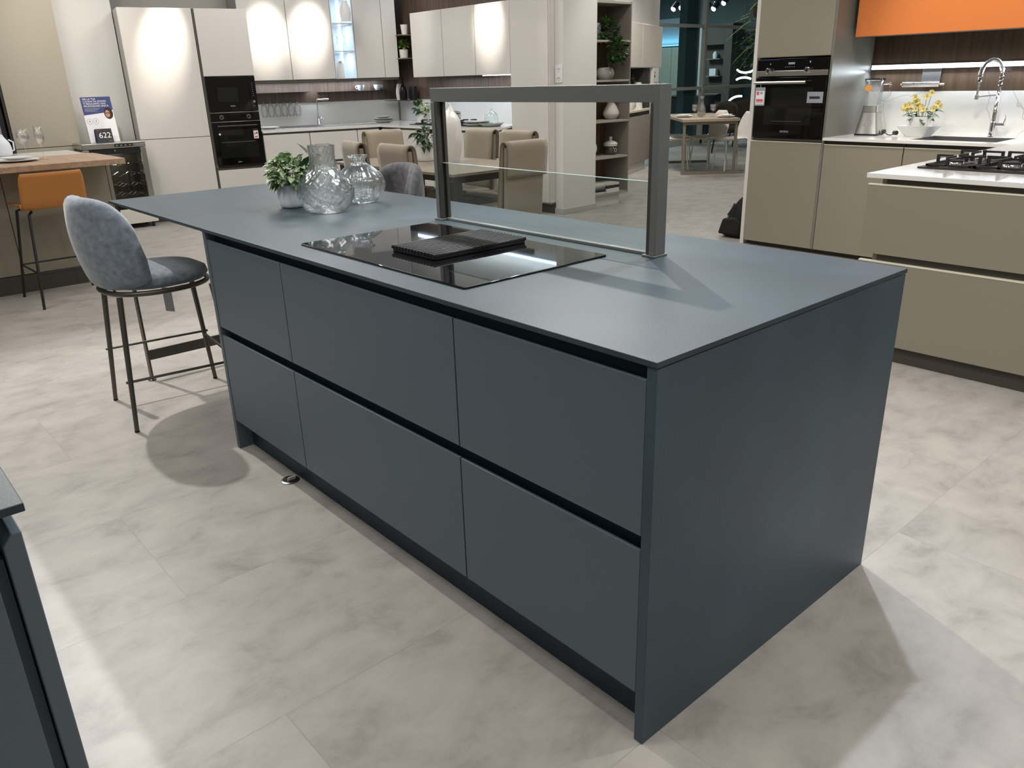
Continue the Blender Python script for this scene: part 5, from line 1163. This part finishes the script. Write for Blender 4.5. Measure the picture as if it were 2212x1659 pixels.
t = FT('wall_notice', 'white upright panel with a small printed notice under the far cream cabinet', 'sign', 1.295, 0.02)
box('panel', 'wall_paint', t, 0, 0.0, 0.0, 0.34, 0.04, 1.485); box('paper', 'paper', t, 0.03, -0.003, 1.25, 0.32, -0.001, 1.47, bevel=0); box('print', 'red_print', t, 0.07, -0.0045, 1.40, 0.12, -0.0035, 1.43, bevel=0); box('print', 'dark_print', t, 0.07, -0.0045, 1.34, 0.12, -0.0035, 1.38, bevel=0); box('print', 'red_print', t, 0.05, -0.0045, 1.27, 0.28, -0.0035, 1.277, bevel=0)
pl = FT('potted_plant', 'leafy plant in a small white pot on the far kitchen worktop', 'potted plant', 0.53, 0.17, 1.14)
z0 = 0.905
pl.location.z = 0.9005
M().lathe([(0.001, 0), (0.06, 0), (0.075, 0.26), (0.07, 0.26), (0.001, 0.25)], 24).build('pot', 'ceramic', pl, smooth=True)
leaf_mesh(70, (0, 0, 0.36), (0.15, 0.06, 0.10), 0.09, 0.05, 61, 0.3).build('foliage', 'leaf', pl, smooth=True)
q = FW(0.78, 0.12); kt = T('kettle', 'white jug kettle with a loop handle in the niche of the far kitchen', 'kettle', (q[0], q[1], 0.9005), FRZ)
M().lathe([(0.001, 0), (0.085, 0.0), (0.085, 0.02), (0.075, 0.20), (0.062, 0.38), (0.001, 0.385)], 28).build('body', 'ceramic', kt, smooth=True)
M().tube([(0.062, 0, 0.35), (0.12, 0, 0.34), (0.135, 0, 0.28), (0.12, 0, 0.20), (0.075, 0, 0.18)], 0.011, 8).build('handle', 'ceramic', kt, smooth=True)
q = FW(0.30, 0.125); tag(M().lathe([(0.001, 0.0), (0.09, 0.0), (0.125, 0.04), (0.13, 0.105), (0.123, 0.105), (0.112, 0.04), (0.001, 0.02)], 32).build('bowl', 'ceramic', None, (q[0], q[1], 0.9005), smooth=True), 'white bowl on the pale worktop of the far kitchen', 'bowl')

# ================================================================== FAR DINING TABLE
TRZ = R(47.7)
ft_ = T('dining_table', 'pale wooden dining table on a square metal loop frame in the far area', 'dining table', (-6.49, 8.67, 0), TRZ)
box('tabletop', 'wood_table', ft_, -0.02, -0.03, 0.735, 0.80, 1.80, 0.775, bevel=0.003)
for y in (0.0, 1.70):
    m = M().box(0.0, y, 0.0, 0.78, y+0.045, 0.035).box(0.0, y, 0.695, 0.78, y+0.045, 0.7345).box(0.0, y, 0.035, 0.035, y+0.045, 0.695).box(0.745, y, 0.035, 0.78, y+0.045, 0.695)
    m.build('loop_leg', 'table_frame', ft_)
def TW(x, y): return (-6.49+x*cos(TRZ)-y*sin(TRZ), 8.67+x*sin(TRZ)+y*cos(TRZ))
wc = T('dining_chair', 'x', 'dining chair', (0, 0, 0), 0, 'white plastic chairs around the far table')
rows = []
for j in range(23):
    v = j/22; row = []
    for i in range(15):
        u = -1+2*i/14
        if v < 0.45:
            s = v/0.45; y = 0.21-0.36*s; z = 0.445-0.012*sin(pi*s)-0.02*(1-s)**4; w_ = 0.20+0.02*sin(pi*s); wz, wy = 0.03*u*u, 0
        elif v < 0.6:
            s = (v-0.45)/0.15; a = s*R(75); y = -0.15-0.06*sin(a); z = 0.44+0.06*(1-cos(a)); w_ = 0.205; wz, wy = 0.02*u*u, 0.03*u*u
        else:
            s = (v-0.6)/0.4; y = -0.208-0.07*s; z = 0.485+0.35*s; w_ = 0.205*(1-0.55*s**3.2)+0.012*sin(pi*s); wz, wy = 0, 0.045*u*u*(1-s*0.3)
        row.append((u*w_, y+wy, z+wz))
    rows.append(row)
M().grid(rows).build('shell', 'plastic_white', wc, smooth=True, solid=0.010, angle=180)
for (x, y) in ((-0.21, -0.21), (0.21, -0.21), (0.21, 0.20), (-0.21, 0.20)):
    M().tube([(x, y, 0.001), (x*0.80, y*0.82, 0.40), (x*0.6, y*0.7, 0.425)], 0.010, 8).build('leg', 'plastic_white', wc, smooth=True)
CH = [(TW(0.84, 0.52), R(150), 'white plastic chair at the far table, rightmost, beside the oven tower'),
      (TW(0.62, 1.10), R(168), 'white plastic chair behind the far table, left of the rightmost one'),
      (TW(0.02, 0.85), TRZ-R(90), 'white plastic chair on the near side of the far table, right of the hood post'),
      (TW(0.17, 1.42), TRZ-R(90), 'white plastic chair of the far table mostly hidden by the hood post')]
for i, (p_, r_, lb) in enumerate(CH):
    c_ = wc if i == 0 else dup(wc); c_.location = (p_[0], p_[1], 0); c_.rotation_euler = (0, 0, r_); c_['label'] = lb
dc = T('dining_chair', 'dark brown upholstered chair behind the far table, nearer of the two', 'dining chair', (-8.05, 12.0, 0), R(215), 'dark chairs by the window')
rows = []
for k in range(15):
    a = -R(85)+R(170)*k/14; c_ = abs(a)/R(85); rows.append([(0.20*sin(a), -0.20*cos(a), z) for z in [0.44+(0.46*(1-0.30*c_**2))*j/6 for j in range(7)]])
M().grid(rows).build('backrest', 'dark_brown_fabric', dc, smooth=True, solid=0.03, angle=180)
M().prism(rrect(-0.20, -0.18, 0.20, 0.24, 0.06), 0.40, 0.48).build('seat', 'dark_brown_fabric', dc, bevel=0.02)
for (x, y) in ((-0.2, -0.2), (0.2, -0.2), (0.2, 0.2), (-0.2, 0.2)): M().tube([(x*1.1, y*1.1, 0), (x*0.8, y*0.8, 0.40)], 0.012, 8).build('leg', 'black', dc, smooth=True)
c_ = dup(dc, (-8.35, 13.0, 0), R(200), 'dark brown upholstered chair behind the far table, further of the two, only its top showing')
def lath(prof, p_, z, name, m, label, cat, n=28): return tag(M().lathe(prof, n).build(name, m, None, (p_[0], p_[1], z), smooth=True, angle=180), label, cat)
Zt = 0.7755
lath([(0.001, 0), (0.05, 0), (0.062, 0.03), (0.065, 0.08), (0.05, 0.15), (0.022, 0.21), (0.018, 0.25), (0.034, 0.29), (0.031, 0.29), (0.015, 0.25), (0.019, 0.21), (0.046, 0.15), (0.06, 0.08), (0.055, 0.03), (0.001, 0.012)], TW(0.36, 0.55), Zt, 'carafe', 'clear_glass', 'clear glass carafe in the middle of the far table', 'carafe')
wg_ = [(0.001, 0.0), (0.036, 0.0), (0.036, 0.002), (0.005, 0.006), (0.004, 0.08), (0.034, 0.10), (0.04, 0.18), (0.038, 0.18), (0.031, 0.103), (0.001, 0.088)]
lath(wg_, TW(0.25, 0.50), Zt, 'wine_glass', 'clear_glass', 'clear stem glass left of the carafe on the far table', 'wine glass')
lath(wg_, TW(0.50, 0.42), Zt, 'wine_glass', 'clear_glass', 'clear stem glass right of the carafe on the far table', 'wine glass')
lath([(0.001, 0), (0.03, 0.0), (0.035, 0.06), (0.033, 0.06), (0.028, 0.006), (0.001, 0.006)], TW(0.33, 0.42), Zt, 'tumbler', 'clear_glass', 'short clear tumbler in front of the carafe on the far table', 'tumbler')
p_ = TW(0.12, 0.62); plate_stack(['white plate under a smaller plate at the left of the far table', 'smaller white plate on top at the left of the far table'], (p_[0], p_[1], Zt), [(0.135, 0.02), (0.10, 0.02)], 'ceramic')
p_ = TW(0.66, 0.28); plate_stack(['white plate under a smaller plate at the right of the far table', 'smaller white plate on top at the right of the far table'], (p_[0], p_[1], Zt), [(0.135, 0.02), (0.10, 0.02)], 'ceramic')

# ================================================================== WINDOW WALL AND WHAT STANDS BEYOND IT
wn = M().box(-9.76, 9.6, 0.12, -9.755, 18.4, CEIL).build('window_1', 'window_glass'); struct(wn)
fr_ = M()
for y in (10.2, 13.50, 17.0): fr_.box(-9.755, y-0.035, 0, -9.66, y+0.035, CEIL)
for z in (1.10, 2.27): fr_.box(-9.754, 9.6, z-0.03, -9.68, 18.4, z+0.03)
fr_.box(-9.754, 9.6, 0, -9.66, 18.4, 0.12)
struct(fr_.build('trim_5', 'window_frame'))
struct(M().box(-9.95, 12.98, 0, -9.77, 13.42, CEIL).build('wall_post', 'window_post'))
struct(M().box(-9.85, -1, 0, -9.7, 9.6, CEIL).build('wall_west_outer', 'wall_grey'))
struct(M().box(-16, 16.9, 0, -9.77, 17.0, CEIL).build('wall_beyond', 'night_wall'))
struct(M().box(-9.65, 18.9, 0, 4, 19, CEIL).build('wall_far_north', 'night_wall'))
t = T('tall_cabinet', 'pale green-grey tall cabinets beyond the dark window', 'tall cabinet', (-14.2, 16.0, 0))
for k in range(4): box('door', 'green_grey', t, k*0.575, 0, 0.05, k*0.575+0.565, 0.02, 2.0)
box('body', 'night_wall', t, 0.0, 0.022, 0.0, 2.3, 0.6, 2.02)
t = T('light_panel', 'blue lit panel with a bright cyan lower edge beyond the dark window', 'light', (-14.2, 15.95, 2.03))
box('strip', 'led_blue', t, 0, 0.0, 0.0, 2.28, 0.03, 0.025, bevel=0); box('panel', 'night_wall', t, 0, 0.05, 0.03, 2.28, 0.10, 0.62, bevel=0)
area('blue_glow', (-13.0, 15.90, 2.09), 2.0, 14, (0.25, 0.6, 1.0), (R(155), 0, 0), 0.05)
t = T('shelf_unit', 'brown shelf niche with small white items beyond the dark window', 'shelf unit', (-11.62, 15.9, 0))
box('body', 'wall_grey', t, -0.05, 0.10, 0, 0.10, 0.5, 2.45); box('body', 'brown_unit', t, 0.10, 0.2, 0, 0.95, 0.5, 2.45); box('side_panel', 'brown_unit', t, 0.74, 0.0, 0, 0.95, 0.199, 2.45); box('top_panel', 'brown_unit', t, 0.101, 0.0, 2.0, 0.739, 0.199, 2.45)
for z in (0.9, 1.30, 1.68): box('shelf', 'taupe', t, 0.20, 0.02, z, 0.62, 0.19, z+0.02)
tag(M().box(0, 0, 0, 0.18, 0.1, 0.16).build('storage_box', 'paper', None, (-11.30, 15.96, 1.3205), bevel=0.003), 'white box in the brown shelf niche beyond the window', 'box')
tag(M().lathe([(0.001, 0), (0.05, 0), (0.06, 0.1), (0.02, 0.16), (0.001, 0.16)], 20).build('vase', 'paper', None, (-11.18, 16.0, 1.7005), smooth=True), 'small white vase in the brown shelf niche beyond the window', 'vase')
t = T('dark_counter', 'long black counter beyond the lower part of the dark window', 'counter', (-12.9, 14.9, 0))
box('body', 'black', t, 0, 0, 0, 2.2, 0.5, 0.88); box('worktop', 'dark_leg', t, -0.02, -0.02, 0.882, 2.22, 0.52, 0.91)
t = T('hanging_plant', 'dark green hanging plant beyond the right part of the window', 'potted plant', (-10.38, 15.95, 1.95))
M().lathe([(0.001, -0.10), (0.08, -0.08), (0.11, 0.05), (0.001, 0.06)], 20).build('pot', 'dark_leg', t, smooth=True)
leaf_mesh(190, (0, 0, -0.12), (0.20, 0.20, 0.30), 0.08, 0.05, 71, 0.4).build('foliage', 'leaf_dark', t, smooth=True)
M().tube([(0, 0, 0.05), (0, 0, 1.44)], 0.004, 6).build('cord', 'dark_leg', t)
for i, (x, y, z, r_, a0, a1, lb) in enumerate([(-10.1, 15.66, 1.47, 0.22, 195, 330, 'white glowing arc of a ring lamp beyond the window, topmost of three'), (-10.1, 15.62, 1.17, 0.22, 40, 150, 'white glowing arc of a ring lamp beyond the window, middle of three'), (-10.1, 15.5, 0.66, 0.30, 80, 175, 'white glowing arc of a ring lamp beyond the window, lowest of three')]):
    pts = [(r_*0.9*cos(R(a0+(a1-a0)*k/12)), 0.25*r_*cos(R(a0+(a1-a0)*k/12)), r_*0.45*sin(R(a0+(a1-a0)*k/12))*(1 if i < 2 else 1.6)) for k in range(13)]
    t = T('ring_lamp', lb, 'lamp', (x, y, z)); M().tube(pts, 0.022, 8).build('glowing_arc', 'lamp_white', t, smooth=True); k_ = pts[6]; M().tube([(k_[0], k_[1], k_[2]+0.02), (k_[0], k_[1], CEIL-z)], 0.003, 5).build('cord', 'dark_leg', t)
for i, (x, y, z, lb) in enumerate([(-10.5, 13.6, 2.66, 'reflected pair of ceiling spotlights in the upper left window pane, modelled behind the glass'), (-10.3, 14.8, 2.78, 'reflected pair of ceiling spotlights at the top of the right window pane, modelled behind it'), (-10.3, 14.45, 2.66, 'reflected lower pair of spotlights in the right window pane, modelled behind it')]):
    t = T('spotlight_reflection', lb, 'spotlight', (x, y, z));  # lamp heads stand in for track lights mirrored in the glass
    for dx in (-0.10, 0.10):
        h_ = M().tube([(dx, 0, 0), (dx+0.02, 0.10, 0.10)], 0.06, 14).build('lamp_head', 'dark_leg', t, smooth=True); M().lathe([(0.001, 0), (0.055, 0), (0.055, 0.004)], 18).build('lens', 'lamp_white', h_, (dx-0.002, -0.006, -0.005)).rotation_euler = (R(120), 0, 0)
    M().box(-0.16, 0.08, 0.10, 0.20, 0.12, 0.13).build('bracket', 'dark_leg', t)
# tall grass-like hanging plant at the partition
t = T('hanging_plant', 'spiky light green hanging plant just left of the taupe oven tower', 'potted plant', (-4.97, 8.0, 2.1))
m = M(); rd = random.Random(9)
for k in range(60):
    a = rd.uniform(0, 2*pi); L_ = rd.uniform(0.25, 0.5); dz = rd.uniform(-0.6, 0.6); c0 = Vector((0, 0, -0.15+rd.uniform(-0.35, 0.3))); d = Vector((cos(a), sin(a), dz)).normalized(); s = d.cross(Vector((0, 0, 1))).normalized()
    m.grid([[c0+d*L_*t_-Vector((0, 0, 0.25*t_*t_*L_))-s*w_, c0+d*L_*t_-Vector((0, 0, 0.25*t_*t_*L_))+s*w_] for t_, w_ in ((0, 0.006), (0.4, 0.008), (0.8, 0.005), (1, 0.001))])
m.build('grass_foliage', 'leaf_bright', t, smooth=True)
leaf_mesh(110, (0, 0, -0.45), (0.10, 0.10, 0.42), 0.06, 0.035, 72, 0.5).build('trailing_foliage', 'leaf', t, smooth=True)
M().lathe([(0.001, -0.12), (0.07, -0.10), (0.09, 0.0), (0.001, 0.0)], 20).build('pot', 'dark_leg', t, smooth=True); M().tube([(0, 0, 0), (0, 0, 1.29)], 0.004, 6).build('cord', 'dark_leg', t)
